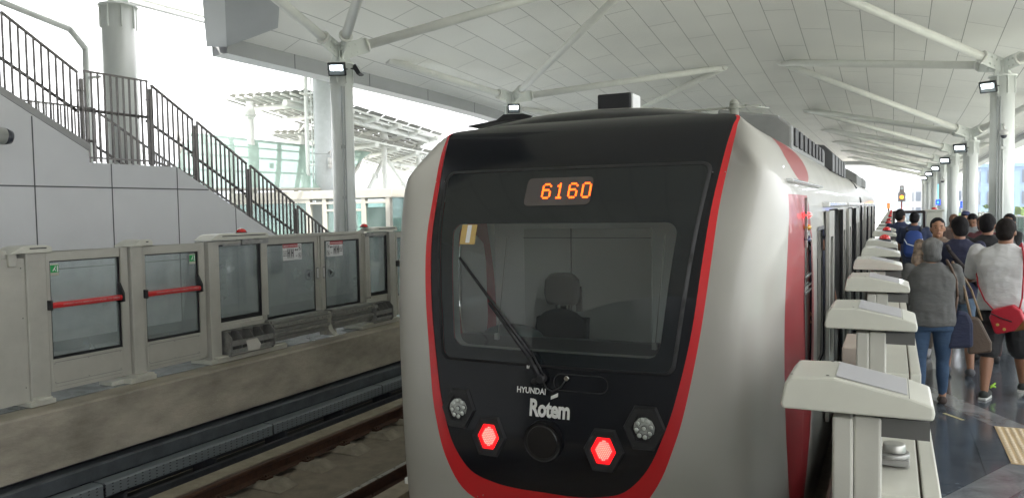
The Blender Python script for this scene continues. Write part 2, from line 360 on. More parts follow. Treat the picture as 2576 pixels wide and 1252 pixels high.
# steel channel and perforated cable trays under the far platform edge
t = thing('cable_duct', 'dark grey steel duct running under the far platform edge', 'cable duct')
m = MB(); m.prism([(-7.62, -.82), (-7.42, -.82), (-7.42, -.68), (-7.45, -.665), (-7.62, -.665)], 'y', -60, 60); m.build('duct_body', mat('duct_steel', (.10, .115, .13), .5, metal=.3, var=.3, vscale=5), t, .006)
for i in range(30): m = MB(); m.box((-7.9, -1+i*2.1, -.90), (-7.43, -1+i*2.1+.05, -.825)); m.build('bracket', DARKST, t)
tray = thing('cable_tray', 'grey perforated steel cable tray beside the rusty rail', 'cable tray')
def tray_mat():
    m = bpy.data.materials.new('perforated_sheet'); m.use_nodes = True; nt = m.node_tree; p = _pr(m)
    tc = nt.nodes.new('ShaderNodeTexCoord'); sx = nt.nodes.new('ShaderNodeSeparateXYZ'); nt.links.new(tc.outputs['Object'], sx.inputs[0])
    def mth(op, a, b):
        q = nt.nodes.new('ShaderNodeMath'); q.operation = op
        for i, t_ in enumerate((a, b)):
            if isinstance(t_, (int, float)): q.inputs[i].default_value = t_
            else: nt.links.new(t_, q.inputs[i])
        return q.outputs[0]
    a = mth('LESS_THAN', mth('PINGPONG', sx.outputs[1], .045), .011); b = mth('LESS_THAN', mth('PINGPONG', sx.outputs[2], .017), .0045)
    h = mth('MULTIPLY', a, b)
    mx = nt.nodes.new('ShaderNodeMix'); mx.data_type = 'RGBA'; nt.links.new(h, mx.inputs[0]); mx.inputs[6].default_value = (.21, .24, .26, 1); mx.inputs[7].default_value = (.01, .012, .015, 1)
    nt.links.new(mx.outputs[2], p.inputs['Base Color']); p.inputs['Roughness'].default_value = .5; p.inputs['Metallic'].default_value = .3
    return m
PERF = tray_mat()
for i in range(12):
    m = MB(); y0 = -2+i*2.44; m.prism([(-7.42, -.83), (-7.26, -.83), (-7.245, -.845), (-7.245, -.965), (-7.26, -.97), (-7.26, -.85), (-7.42, -.85)], 'y', y0, y0+2.41); m.build('tray_panel', PERF, tray)
m = MB(); m.box((-7.74, -60, -1.19), (-7.70, 70, -.62)); m.build('shade_sheet', DARKST, tray)  # dark sheet added behind the tray as shade under the platform edge
m = MB(); m.box((-7.44, -60, -1.0), (-7.3, 40, -.975)); m.box((-7.12, -60, -1.12), (-7.06, 40, -1.0))
for i in range(28): m.box((-7.6, -1.8+i*1.22, -1.2), (-7.24, -1.76+i*1.22, -.99))
m.build('tray_support', DARKST, tray)

# ------------------------------------------------------------------ the big canopy roof
XR0 = -4.25
def zr(y): return interp([(-60, 8.7), (8, 8.45), (18.6, 7.72), (27.3, 6.6), (36, 5.98), (45, 5.9), (80, 5.85)], y)
def zL(y): return interp([(-60, 6.0), (10, 5.8), (25, 5.68), (32, 5.3), (40, 4.9), (80, 4.7)], y)
def zR(y): return interp([(-60, 6.2), (10, 5.8), (20, 5.35), (27, 4.95), (40, 4.75), (80, 4.6)], y)
def soff(x, y):
    s = min(1, abs(x-XR0)/9.2); e = zL(y) if x < XR0 else zR(y)
    return e+(zr(y)-e)*(1-s**1.8)
YE = 78.
XLE, XRE = -13.35, 4.95
roof = thing('canopy_roof', 'large white panelled station canopy over the tracks', 'roof')
outline = [(-13.35, 13.2), (-5.35, 5.2), (-5.35, 2.0), (-13.35, 1.0), (-13.35, -30), (XRE, -30), (XRE, YE), (XLE, YE)]
m = MB(); vs, fs = sheet(outline, [], lambda x, y: (x, y, soff(x, y)), .7); m.add(vs, fs, 0, True)
o = m.build('soffit', SOFF, roof)
m = MB(); vs, fs = sheet(outline, [], lambda x, y: (x, y, soff(x, y)+.55), 1.4); m.add(vs, fs); m.build('roof_deck', mat('roof_sheet', (.5, .5, .5), .5), roof)
FASC = mat('fascia_metal', (.40, .415, .43), .4, metal=.15, var=.06, vscale=1); FASCL = mat('fascia_skylit', (.62, .64, .66), .5)  # paler copy puts sky light on the outward lip into its colour
def edge_band(pts, name, w_in=.0, drop=.36, lip=.45, seg=2.0):
    """inner drop face, sloping bottom lip outward; pts along the edge, outward normal on the left of travel given by third value"""
    m = MB(); L = []
    for (a, b) in zip(pts, pts[1:]):
        n = max(1, int(math.hypot(b[0]-a[0], b[1]-a[1])/seg))
        for i in range(n): L.append((lerp(a[0], b[0], i/n), lerp(a[1], b[1], i/n)))
    L.append(pts[-1]); rings = []
    for i, (x, y) in enumerate(L):
        a = L[max(0, i-1)]; b = L[min(len(L)-1, i+1)]; dx, dy = b[0]-a[0], b[1]-a[1]; q = math.hypot(dx, dy); nx, ny = -dy/q, dx/q
        z = soff(x, y)
        rings.append([(x-nx*w_in, y-ny*w_in, soff(x-nx*w_in, y-ny*w_in)+.01), (x-nx*w_in, y-ny*w_in, soff(x-nx*w_in, y-ny*w_in)-drop*.35 if w_in else z-drop), (x, y, z-drop), (x+nx*lip, y+ny*lip, z-drop-.02), (x+nx*lip, y+ny*lip, z+.5), (x, y, z+.6)])
    for i, (r0, r1) in enumerate(zip(rings, rings[1:])):
        n = len(r0)
        for k in range(n-1):
            m.add([r0[k], r0[k+1], Vector(r1[k+1]), Vector(r1[k])], [(0, 1, 2, 3)], 1 if k >= 2 else 0)
    jm = MB()
    return m.build(name, [FASC, FASCL], roof)
edge_band([(XLE, 13.2), (XLE, YE)], 'edge_beam')
edge_band([(-5.35, 5.2), (-13.35, 13.2)], 'edge_beam', w_in=1.1, drop=.22, lip=.42)
edge_band([(XRE, YE), (XRE, -30)], 'edge_beam', drop=.2, lip=.5)
edge_band([(XLE, YE), (XRE, YE)], 'edge_beam', drop=.35, lip=.3, seg=.6)
m = MB()
for y in [15.4+3.1*i for i in range(16)]: m.box((XLE+.002, y, soff(XLE, y)-.355), (XLE+.006, y+.02, soff(XLE, y))); 
m.build('fascia_joint', JOINT, roof)

# pillars with bolted joints and raking struts
def plate(m, c, d, up, L, h, th, mi=0):
    d = Vector(d).normalized(); s = d.cross(Vector(up)).normalized(); u = s.cross(d).normalized()
    M = Matrix((d, s, u)).transposed().to_4x4(); M.translation = Vector(c)
    m.box((0, -th/2, -h/2), (L, th/2, h/2), mi, M); return M
def pillar(loc, zc, nodes, label, r=.25, pipes=1, group='pillars carrying the canopy', lit=None):
    x, y = loc; t = thing('canopy_pillar', label, 'pillar', group, (x, y, 0))
    m = MB(); m.cyl((0, 0, 0), (0, 0, zc), r, n=40); m.build('shaft', WHITE, t)
    m = MB(); m.cyl((0, 0, zc), (0, 0, zc+.035), r+.055, n=40); m.cyl((0, 0, zc+.035), (0, 0, zc+.12), .12, .1, n=20)
    for k in range(8):
        a = k*PI/4+.3; M = Matrix.Rotation(a, 4, 'Z'); m.box((r-.01, -.012, zc-.42), (r+.035, .012, zc-.002), 0, M)
    m.build('cap_plate', WHITE, t, .004)
    J = Vector((0, 0, zc+.28))
    for nx, ny, nz in nodes:
        N = Vector((nx-x, ny-y, nz)); dd = (N-J).normalized()
        s = MB(); st = J+dd*.62; s.cyl(st, N+dd*.12, .105, n=24); s.cyl(st-dd*.02, st+dd*.03, .15, n=24); so_ = s.build('strut', STRUT, t)
        g2 = MB(); up = Vector((0, 0, 1)); M = plate(g2, J+dd*.02, dd, up, .60, .34, .03)
        side = M.to_3x3() @ Vector((0, 1, 0)); uu = M.to_3x3() @ Vector((0, 0, 1))
        for a in (.18, .32):
            for b in (-.09, .08):
                c = J+dd*(a+.05)+uu*b; g2.cyl(c-side*.05, c+side*.05, .026, n=6, smooth=False)
        g2.prism([(-.05, -.17), (.05, -.17), (.05, .14), (-.05, .14)], 'y', -.05, .05) if False else None
        g2.build('gusset', WHITE, so_, .004)
    m = MB(); m.cyl((0, 0, zc+.04), (0, 0, zc+.40), .07, .09, n=12)
    for k in range(4):
        a = k*PI/2+.5; M = Matrix.Translation((0, 0, zc+.035)) @ Matrix.Rotation(a, 4, 'Z'); m.add([M @ Vector(v) for v in [(0, -.014, 0), (.24, -.014, 0), (.12, -.014, .3), (0, -.014, .3), (0, .014, 0), (.24, .014, 0), (.12, .014, .3), (0, .014, .3)]], [(0, 1, 2, 3), (7, 6, 5, 4), (0, 4, 5, 1), (1, 5, 6, 2), (2, 6, 7, 3), (3, 7, 4, 0)])
    m.build('joint', WHITE, t)
    if pipes:
        m = MB(); a = R(pipes); ca, sa = math.cos(a), math.sin(a)
        m.cyl(((r+.03)*ca, (r+.03)*sa, 0), ((r+.03)*ca, (r+.03)*sa, zc-.5), .018, n=8); m.cyl(((r+.03)*math.cos(a+.2), (r+.03)*math.sin(a+.2), 0), ((r+.03)*math.cos(a+.2), (r+.03)*math.sin(a+.2), zc-.5), .012, n=8)
        for z in (.9, 2.2, 3.3): m.box(((r+.0)*ca-.03, (r+.0)*sa-.03, z), ((r+.05)*ca+.03, (r+.05)*sa+.03, z+.07))
        m.build('conduit', mat('conduit_paint', (.45, .47, .47), .5), t)
    return t
def S(x, y, d=.0): return (x, y, soff(x, y)+d)
pillar((-11.0, 14.2), 5.15, [(-11., 10.0, 6.95), S(-5.8, 9.8), S(-5.2, 18.6)], 'slender white pillar with lit floodlight in front of the lift', .245, -52)
pillar((-11.0, 22.95), 5.2, [S(-12.6, 18.5), S(-5.2, 18.6), S(-5.2, 27.3)], 'white pillar of the far row with its top just above the train roof', .25, 0)
for y in (31.7, 40.45, 49.2): pillar((-11.0, y), 5.0-.012*(y-31), [S(-12.6, y-4.4), S(-5.2, y-4.4), S(-5.2, y+4.4)], 'white pillar of the far row hidden behind the train', .25, 0)
RL = ['thick white pillar nearest the camera on the right platform with dome camera', 'second white pillar along the right platform behind the round dome camera pillar', 'third white pillar along the right platform', 'fourth white pillar along the right platform', 'fifth white pillar along the right platform', 'sixth white pillar along the right platform', 'seventh and farthest white pillar along the right platform']
for i, y in enumerate((22.95, 31.7, 40.45, 49.2, 57.95, 66.7, 75.4)):
    zc = 4.98 if i == 0 else 4.0
    pillar((2.42, y), zc, [S(-3.3, y-4.37), S(-3.3, y+4.37), S(4.3, y-3.4)], RL[i], .265 if i == 0 else .235, -115)

t = thing('reflection_blocker', 'grey block added behind the viewer to darken the windscreen reflections', 'building')
m = MB(); m.box((-60, -40, -13), (14, -34, 9.5)); m.build('wall', mat('blocker_grey', (.16, .165, .17), .7, var=.2, vscale=.4), t)  # unseen block, added only to darken what the train front reflects
for k in range(14):
    m = MB(); m.box((-56+k*5, -33.98, 1.0), (-53+k*5, -33.9, 2.6)); m.build('window', mat('blocker_window', (.05, .06, .07), .1), t)  # dark panes on the added reflection blocker, no real windows
# upper canopy piece behind the left and its thick pillar
m = MB(); t = thing('upper_canopy', 'pale upper canopy edge at the top left above the stairs', 'roof')
m.prism([(-24, 9.4), (-18.2, 7.62), (-17.9, 7.62), (-17.9, 7.95), (-24, 9.9)], 'y', 8, 40); m.build('soffit', mat('upper_soffit', (.7, .71, .68), .5), t)
m = MB(); m.cyl((-17.4, 8, 7.32), (-17.4, 40, 7.32), .07, n=12)
for y in range(9, 40, 4): m.cyl((-17.4, y, 7.3), (-17.9, y, 7.7), .03, n=8)
m.build('gutter_pipe', STRUT, t)
m = MB(); m.box((-36, -45, 8.5), (-9.0, 11.2, 8.9)); m.box((-9.0, -3, 9.15), (-4.8, 8.5, 9.3)); m.box((-18.0, 9.0, 7.95), (-17.8, 11.2, 8.5)); m.build('shade_deck', FASC, t)  # unseen slabs added to shade pillar and stair wall and shut the roof gap
th = pillar((-13.7, 10.75), 5.98, [(-17.2, 6.5, 8.0), (-13.0, 6.0, 8.3), (-17.5, 15.5, 7.9)], 'thick white pillar behind the stair railing at the far left with rainwater pipe', .31, 0, None)
m = MB(); m.tube([(-.62, -.28, 0), (-.62, -.28, 5.2), (-.75, -.5, 5.55), (-1.9, -2.3, 6.3)], .06, 12)
m.box((-.68, -.3, 4.6), (-.25, -.24, 4.65)); m.build('drain_pipe', WHITE, th)

# ------------------------------------------------------------------ the train
def train_paint():
    """off-white body paint with the red swoosh round the cab side window"""
    m = bpy.data.materials.new('train_white_paint'); m.use_nodes = True; nt = m.node_tree; p = _pr(m)
    tc = nt.nodes.new('ShaderNodeTexCoord'); sx = nt.nodes.new('ShaderNodeSeparateXYZ'); nt.links.new(tc.outputs['Object'], sx.inputs[0])
    def mth(op, a, b=0):
        q = nt.nodes.new('ShaderNodeMath'); q.operation = op
        for i, t_ in enumerate((a, b)):
            if isinstance(t_, (int, float)): q.inputs[i].default_value = t_
            else: nt.links.new(t_, q.inputs[i])
        return q.outputs[0]
    Y, Z = sx.outputs[1], sx.outputs[2]
    # red between two slanted curves: starts at the cab corner, ends in a rounded blob on the roof shoulder
    lo = mth('ADD', mth('MULTIPLY', mth('POWER', mth('ABSOLUTE', mth('SUBTRACT', Z, 1.1)), 2), .22), 4.80)
    hi = mth('SUBTRACT', 6.22, mth('MULTIPLY', mth('POWER', mth('ABSOLUTE', mth('SUBTRACT', Z, 1.0)), 2), .28))
    a = mth('GREATER_THAN', Y, lo); b = mth('LESS_THAN', Y, hi)
    px = mth('GREATER_THAN', mth('ABSOLUTE', mth('SUBTRACT', sx.outputs[0], XC)), .95)
    band = mth('MULTIPLY', mth('MULTIPLY', mth('MULTIPLY', a, b), px), mth('LESS_THAN', Z, 1.97))
    ey = mth('POWER', mth('ABSOLUTE', mth('DIVIDE', mth('SUBTRACT', Y, 5.95), .62)), 2); ez = mth('POWER', mth('ABSOLUTE', mth('DIVIDE', mth('SUBTRACT', Z, 2.22), .17)), 2)
    blob = mth('MULTIPLY', mth('LESS_THAN', mth('ADD', ey, ez), 1.0), px)
    red = mth('MAXIMUM', band, blob)
    n = nt.nodes.new('ShaderNodeTexNoise'); n.inputs['Scale'].default_value = 1.6; n.inputs['Detail'].default_value = 6; nt.links.new(tc.outputs['Object'], n.inputs['Vector'])
    r = nt.nodes.new('ShaderNodeValToRGB'); r.color_ramp.elements[0].color = (.40, .39, .355, 1); r.color_ramp.elements[0].position = .3; r.color_ramp.elements[1].color = (.455, .445, .41, 1); r.color_ramp.elements[1].position = .65; nt.links.new(n.outputs['Fac'], r.inputs[0])
    mx = nt.nodes.new('ShaderNodeMix'); mx.data_type = 'RGBA'; nt.links.new(red, mx.inputs[0]); nt.links.new(r.outputs[0], mx.inputs[6]); mx.inputs[7].default_value = (.34, .012, .02, 1)
    nt.links.new(mx.outputs[2], p.inputs['Base Color']); p.inputs['Roughness'].default_value = .42; p.inputs['Coat Weight'].default_value = .3; p.inputs['Coat Roughness'].default_value = .05
    return m
TRW = train_paint()
train = thing('metro_train', 'white and red two car metro train with black front and lit red tail lamps', 'train')
def yf(z): return interp([(-1, 4.17), (0, 4.175), (.5, 4.215), (1.0, 4.30), (1.5, 4.375), (1.8, 4.46), (2.18, 4.66), (2.34, 4.765), (2.44, 4.86), (2.5, 4.98), (2.54, 5.12)], z)
def FS(dx, z, off=0.0): return (XC+dx, yf(z)+.05*dx*dx-off, z)
Mk = [(0, .08), (.20, .08), (.36, .10), (.55, .18), (.685, .36), (.765, .57), (.820, .78), (.892, 1.2), (.938, 1.6), (.965, 1.95), (1.0, 2.25), (1.01, 2.38), (1.0, 2.455), (.8, 2.475), (.4, 2.495), (0, 2.50)]
Mi = [(0, .235), (.17, .235), (.33, .25), (.495, .30), (.625, .44), (.708, .63), (.768, .83), (.843, 1.2), (.890, 1.6), (.924, 1.95), (.964, 2.25), (.985, 2.38), (.985, 2.452), (.8, 2.475), (.4, 2.495), (0, 2.50)]
Pk = [(0, -.95), (.45, -.95), (.8, -.95), (1.08, -.93), (1.22, -.75), (1.28, -.35), (1.31, .1), (1.325, .7), (1.325, 1.2), (1.325, 1.62), (1.31, 1.9), (1.25, 2.16), (1.11, 2.36), (.80, 2.50), (.4, 2.58), (0, 2.60)]
YP = 5.5
def curve_pts(K, n):
    """resample by key index with smooth interpolation"""
    kx = [(i, k[0]) for i, k in enumerate(K)]; kz = [(i, k[1]) for i, k in enumerate(K)]
    return [(interp(kx, i*(len(K)-1)/(n-1)), interp(kz, i*(len(K)-1)/(n-1))) for i in range(n)]
NP = 76
MO = curve_pts(Mk, NP); MI = curve_pts(Mi, NP); PO = curve_pts(Pk, NP)
top_i = int(12/15*(NP-1))          # index of the stripe tip
NR = 18
white = MB(); blackcap = MB()
for sgn in (1, -1):
    rows = []
    for i in range(NP):
        mx_, mz = MO[i]; px_, pz = PO[i]
        A = Vector(FS(sgn*mx_, mz)); Bp = Vector((XC+sgn*px_, YP, pz)); u = i/(NP-1)
        side = min(1, max(0, (pz+.95)/.7))
        yc = 4.27 if pz < 2.0 else lerp(4.27, 5.05, min(1, (pz-2.0)/.5))
        qx = px_*1.0; qz = pz
        if i < 16: qz = lerp(pz, pz*1.0, 1); yc = lerp(4.2, 4.27, i/16)
        Q = Vector((XC+sgn*qx, yc, qz))
        row = []
        for k in range(NR+1):
            t = k/NR; t = t**1.15
            # cubic with both handles pulled to Q
            P1 = A.lerp(Q, .66); P2 = Bp.lerp(Q, .78)
            row.append((1-t)**3*A+3*(1-t)**2*t*P1+3*(1-t)*t*t*P2+t**3*Bp)
        rows.append(row)
    w = {}
    for i in range(NP-1):
        tgt = blackcap if i >= top_i else white
        for k in range(NR):
            tg = tgt if (tgt is white or k < NR-9) else white
            q = [rows[i][k], rows[i+1][k], rows[i+1][k+1], rows[i][k+1]]
            tg.add(q if sgn > 0 else q[::-1], [(0, 1, 2, 3)], 0, True)
white.build('cab_shell', TRW, train)
BLACKC = mat('black_roof_paint', (.011, .012, .015), .35, coat=.25)
blackcap.build('cab_roof', BLACKC, train)
def front_normals(o):
    """smooth front: use the true surface normal at every vertex"""
    me = o.data; bm = bmesh.new(); bm.from_mesh(me)
    for f in bm.faces:
        f.normal_update()
        if f.normal.y > 0: f.normal_flip()
    bm.to_mesh(me); bm.free(); N = []
    for v in me.vertices:
        z = v.co.z; dz = (yf(z+.02)-yf(z-.02))/.04; dx = .1*(v.co.x-XC); q = Vector((dx, -1, dz)); N.append(q.normalized())
    me.normals_split_custom_set_from_vertices(N); return o
# red stripe
m = MB()
for sgn in (1, -1):
    for i in range(top_i):
        q = [FS(sgn*MI[i][0], MI[i][1], .004), FS(sgn*MI[i+1][0], MI[i+1][1], .004), FS(sgn*MO[i+1][0], MO[i+1][1], .0), FS(sgn*MO[i][0], MO[i][1], .0)]
        m.add(q, [(0, 1, 2, 3)], 0, True)
m.build('red_stripe', REDST, train)
# black front panel with the windscreen opening
mask_loop = [(a, b) for a, b in MI]+[(-a, b) for a, b in reversed(MI[1:-1])]
clear = rrect(-.665, 1.045, .665, 1.815, .07, 6, .12)
frame_o = rrect(-.755, .955, .755, 2.17, .06, 6, .20)
frame_i = rrect(-.735, .972, .735, 2.152, .05, 6, .20)
m = MB(); vs, fs = sheet(mask_loop, [frame_o], FS, .05); m.add(vs, fs, 0, True); front_normals(m.build('front_panel', BLACKG, train))
m = MB(); vs, fs = sheet(frame_o, [frame_i], lambda x, z: FS(x, z, .006), .05); m.add(vs, fs, 0, True); vs, fs = rim(frame_o, lambda x, z: FS(x, z, .006), (0, .012, 0)); m.add(vs, fs); m.build('windscreen_seal', BLACKM, train)
ws = MB(); vs, fs = sheet(frame_i, [clear], lambda x, z: FS(x, z, .002), .05); ws.add(vs, fs, 0, True)
BLGL = mat('black_printed_glass', (.010, .013, .015), .05, coat=.35, spec=.4)
wso = front_normals(ws.build('windscreen_border', BLGL, train))
m = MB(); vs, fs = sheet(clear, [], lambda x, z: FS(x, z, .002), .05); m.add(vs, fs, 0, True); front_normals(m.build('windscreen', GLASSW, train))
GRW = mat('cab_trim', (.40, .41, .38), .6)
m = MB(); cl2 = rrect(-.665, 1.045, .665, 1.815, .07, 6, .12); vs, fs = rim(cl2, lambda x, z: FS(x, z, -.012), (0, .07, 0)); m.add(vs, fs); m.build('windscreen_trim', GRW, train)
# destination display with dot lettering
disp = MB(); dl = rrect(-.255, 1.925, .19, 2.10, .03, 4)
vs, fs = sheet(dl, [], lambda x, z: FS(x, z, .005), .08); disp.add(vs, fs, 0, True)
dob = disp.build('display', mat('display_glass', (.07, .06, .06), .18, coat=.5), train)
FONT5 = {'6': ['01110', '10001', '10000', '11110', '10001', '10001', '10001', '01110'], '1': ['00100', '01100', '00100', '00100', '00100', '00100', '00100', '01110'], '0': ['01110', '10001', '10001', '10001', '10001', '10001', '10001', '01110']}
LEDO = mat('orange_led', (.8, .1, .01), .5, emit=(1, .085, .006), es=1.5)
x0 = -.135
for ch in '6160':
    dm = MB()
    for r_, row in enumerate(FONT5[ch]):
        for c_, bit in enumerate(row):
            if bit == '1':
                cx_, cz_ = x0+c_*.0125, 2.058-r_*.0122; h_ = .0054
                dm.add([FS(cx_-h_, cz_-h_, .008), FS(cx_+h_, cz_-h_, .008), FS(cx_+h_, cz_+h_, .008), FS(cx_-h_, cz_+h_, .008)], [(0, 1, 2, 3)])
    x0 += .0885; dm.build('display_digit', LEDO, dob)
# sticker with 1
m = MB(); vs, fs = sheet(rrect(-.675, 1.685, -.560, 1.81, .003, 1), [], lambda x, z: FS(x, z, .006), .05); m.add(vs, fs); st = m.build('car_number_sticker', mat('gold_sticker', (.52, .36, .13), .5), train)
tv, tf = text_mesh('1', .15, bold=.005, xs=1.3); m = MB(); m.add([FS(-.615+x, 1.745+y, .009) for x, y, z in tv], tf); m.build('numeral', STICK, st)
# maker lettering
LET = mat('silver_lettering', (.75, .75, .73), .5)
tv, tf = text_mesh('HYUNDAI', .048, bold=.0014, xs=.9); m = MB(); m.add([FS(-.10+x, .815+y, .006) for x, y, z in tv], tf); lt = m.build('maker_lettering', LET, train)
tv, tf = text_mesh('Rotem', .135, bold=.005, xs=.74, spacing=.95); m = MB(); m.add([FS(.025+x, .715+y, .006) for x, y, z in tv], tf)
m.add([FS(x, z, .006) for x, z in ((.03, .775), (.075, .795), (.075, .817), (.03, .794))], [(0, 1, 2, 3)]); m.build('maker_lettering', LET, train)
tv, tf = text_mesh('"', .06, bold=.002); m = MB(); m.add([FS(-.13+x, .935+y, .006) for x, y, z in tv], tf); m.build('small_mark', LET, train)
# round coupler cover
m = MB(); c = Vector(FS(.0, .535)); m.cyl(c+Vector((0, .02, 0)), c-Vector((0, .035, 0)), .122, .118, 40); m.cyl(c-Vector((0, .035, 0)), c-Vector((0, .03501, 0)), .118, .104, 40, caps=False); m.cyl(c-Vector((0, .03, 0)), c-Vector((0, .042, 0)), .10, .096, 40); m.build('coupler_cover', mat('cover_black', (.006, .006, .008), .3, coat=.4), train, .004)
m = MB()
for a in range(-8, 9):
    pass
# lamps: hexagonal housings
LENS = mat('led_lens', (.6, .63, .6), .2, metal=.1, coat=.8); LREF = mat('lamp_reflector', (.5, .52, .5), .35, metal=.2)
RDOT = mat('tail_led', (1, .3, .25), .5, emit=(1, .30, .24), es=1.1); RGLOW = mat('tail_lens', (.5, .0, .0), .3, emit=(1, .004, .006), es=1.0)
def hexa(cx_, cz_, r, s=1.12, rot=0): return [(cx_+r*math.cos(PI/3*k+rot), cz_+r*s*math.sin(PI/3*k+rot)) for k in range(6)]
for sgn in (-1, 1):
    for kind, cx_, cz_, r in (('head', .60, .665, .115), ('tail', .37, .52, .115)):
        cx_ *= sgn; nm = 'headlight' if kind == 'head' else 'tail_light'
        m = MB(); O = hexa(cx_, cz_, r+.012); I = hexa(cx_, cz_, r*.66)
        a = [FS(x, z, -.01) for x, z in O]; b = [FS(x, z, .022) for x, z in hexa(cx_, cz_, r)]; c_ = [FS(x, z, .020) for x, z in I]; e = [FS(x, z, .002) for x, z in I]
        n = 6
        for ring0, ring1 in ((a, b), (b, c_), (c_, e)): m.add(ring0+ring1, [(i, (i+1) % n, (i+1) % n+n, i+n) for i in range(n)])
        for k in range(6):
            bx, bz = cx_+r*.86*math.cos(PI/3*k), cz_+r*.97*math.sin(PI/3*k); q = Vector(FS(bx, bz, .022)); m.ball(q, (.005, .004, .005), 8, 4)
        h = m.build('housing' if False else nm, BLACKM, train, .0)
        m = MB(); vs, fs = sheet(I, [], lambda x, z: FS(x, z, .004), .2); m.add(vs, fs)
        m.build('reflector', BLACKM if kind == 'head' else RGLOW, h)
        if kind == 'head':
            m = MB(); pts = [(0, 0)]+[(.042*math.cos(PI/4*k+.2), .047*math.sin(PI/4*k+.2)) for k in range(8)]
            mm = MB(); mm.cyl(FS(cx_, cz_, .005), FS(cx_, cz_, .012), .062, .062, 10)
            for q in pts:
                c0 = Vector(FS(cx_+q[0], cz_+q[1], .012)); mm.cyl(c0, c0+Vector((0, -.006, 0)), .017, .015, 12, 1); m.ball(c0+Vector((0, -.006, 0)), (.0145, .007, .0145), 10, 6)
            mm.build('led_cluster', [LREF, BLACKM], h); m.build('lens', LENS, h)
        else:
            m = MB()
            for i in range(-4, 5):
                for j in range(-5, 6):
                    x_, z_ = i*.0115+(j % 2)*.0057, j*.0105
                    if (x_/.047)**2+(z_/.054)**2 < 1: m.ball(FS(cx_+x_, cz_+z_, .007), (.0032, .003, .0032), 8, 4)
            m.build('led_array', RDOT, h)
# wiper
m = MB(); piv = Vector(FS(-.03, .895, .035)); tip = Vector(FS(-.655, 1.60, .04)); mid = Vector(FS(-.11, 1.02, .05))
m.cyl(Vector(FS(-.03, .895, .0)), piv-Vector((0, .02, 0)), .028, .024, 16); m.ball(Vector(FS(-.075, .875, .02)), (.022, .02, .018), 12, 8); m.build('wiper_base', BLACKM, train)
m = MB(); m.cyl(piv, mid, .014, .012, 8); m.cyl(mid, Vector(FS(-.40, 1.33, .05)), .012, .008, 8); m.cyl(piv+Vector((.02, 0, .02)), Vector(FS(-.10, 1.06, .045)), .006, .006, 6); m.build('wiper_arm', BLACKM, train)
m = MB(); a = Vector(FS(-.10, 1.02, .018)); m.cyl(a, tip-Vector((0, -.02, 0)), .011, .009, 6)
b0 = Vector(FS(-.13, 1.01, .02)); m.cyl(Vector(FS(-.17, 1.10, .03)), b0, .01, .008, 6); m.build('wiper_blade', BLACKM, train)
m = MB(); c = Vector(FS(.125, .905)); m.cyl(c, c-Vector((0, .02, 0)), .018, .014, 16); m.build('washer_nozzle', mat('chrome', (.6, .6, .58), .2, metal=1), train)
m = MB(); m.tube([FS(-.02, .87, .012), FS(.0, .84, .01), FS(.04, .825, .01), FS(.09, .85, .01), FS(.12, .895, .015)], .005, 6); m.build('washer_hose', BLACKM, train)
# raised access cover outline
m = MB(); a_, b_ = rrect(.04, .83, .38, .93, .045, 5), rrect(.046, .835, .374, .925, .042, 5); vs, fs = sheet(a_, [b_], lambda x, z: FS(x, z, .004), .03); m.add(vs, fs); m.build('access_cover', BLACKM, train)
# cab interior seen through the windscreen
CABW = mat('cab_lining', (.85, .87, .84), .6); CABD = mat('cab_door_panel', (.55, .57, .54), .55); CONS = mat('console_grey', (.035, .04, .042), .45, coat=.1); SEATM = mat('seat_cloth', (.012, .012, .014), .8)
m = MB(); m.box((XC-1.29, 6.15, .02), (XC+1.29, 6.19, 1.95)); m.box((XC-1.12, 6.15, 1.95), (XC+1.12, 6.19, 2.22)); m.box((XC-1.25, 4.6, -.02), (XC+1.25, 6.15, .02)); m.build('cab_back_wall', CABW, train)
m = MB(); m.add([(XC-1.0, 4.78, 2.27), (XC+1.0, 4.78, 2.27), (XC+1.15, 6.15, 2.32), (XC-1.15, 6.15, 2.32)], [(0, 1, 2, 3)]); m.build('cab_ceiling', CABW, train)
m = MB(); m.box((XC-1.0, 6.125, .3), (XC+.12, 6.148, 1.74)); m.build('cab_cupboard', CABD, train, .004)
m = MB()
for x in (-.66, -.52): m.box((XC+x, 6.10, 1.05), (XC+x+.05, 6.124, 1.26))
m.box((XC-.565, 6.11, .3), (XC-.56, 6.1255, 1.74)); m.box((XC-1.0, 6.11, 1.66), (XC+.12, 6.1255, 1.665)); m.build('cupboard_handle', GASK, train)
m = MB(); m.box((XC-.42, 6.08, 1.80), (XC-.16, 6.148, 2.0)); m.ball((XC-.28, 6.07, 1.90), (.05, .03, .04), 12, 8); m.build('cab_camera', mat('cam_white', (.6, .6, .6), .4), train, .004)
m = MB(); m.box((XC+.50, 6.13, 1.30), (XC+.80, 6.148, 1.82)); m.build('cab_door_window', mat('greenish_pane', (.12, .2, .16), .1, coat=.5), train)
m = MB(); m.box((XC+.46, 6.12, 1.26), (XC+.84, 6.1255, 1.30)); m.box((XC+.46, 6.12, 1.82), (XC+.84, 6.1255, 1.86)); m.box((XC+.46, 6.12, 1.30), (XC+.50, 6.1255, 1.82)); m.box((XC+.80, 6.12, 1.30), (XC+.84, 6.1255, 1.82)); m.build('cab_door_frame', GASK, train)
m = MB(); m.prism([(4.42, .02), (4.42, 1.02), (4.62, 1.075), (4.86, 1.045), (4.98, .92), (5.02, .02)], 'x', XC-.80, XC+.80); m.build('driver_console', CONS, train, .03)
m = MB(); m.ball((XC-.45, 4.74, 1.05), (.22, .13, .085), 20, 8, zmin=0); m.build('console_hood', mat('hood_teal', (.10, .14, .14), .3, coat=.5), train)
seat = MB(); XD = XC-.36
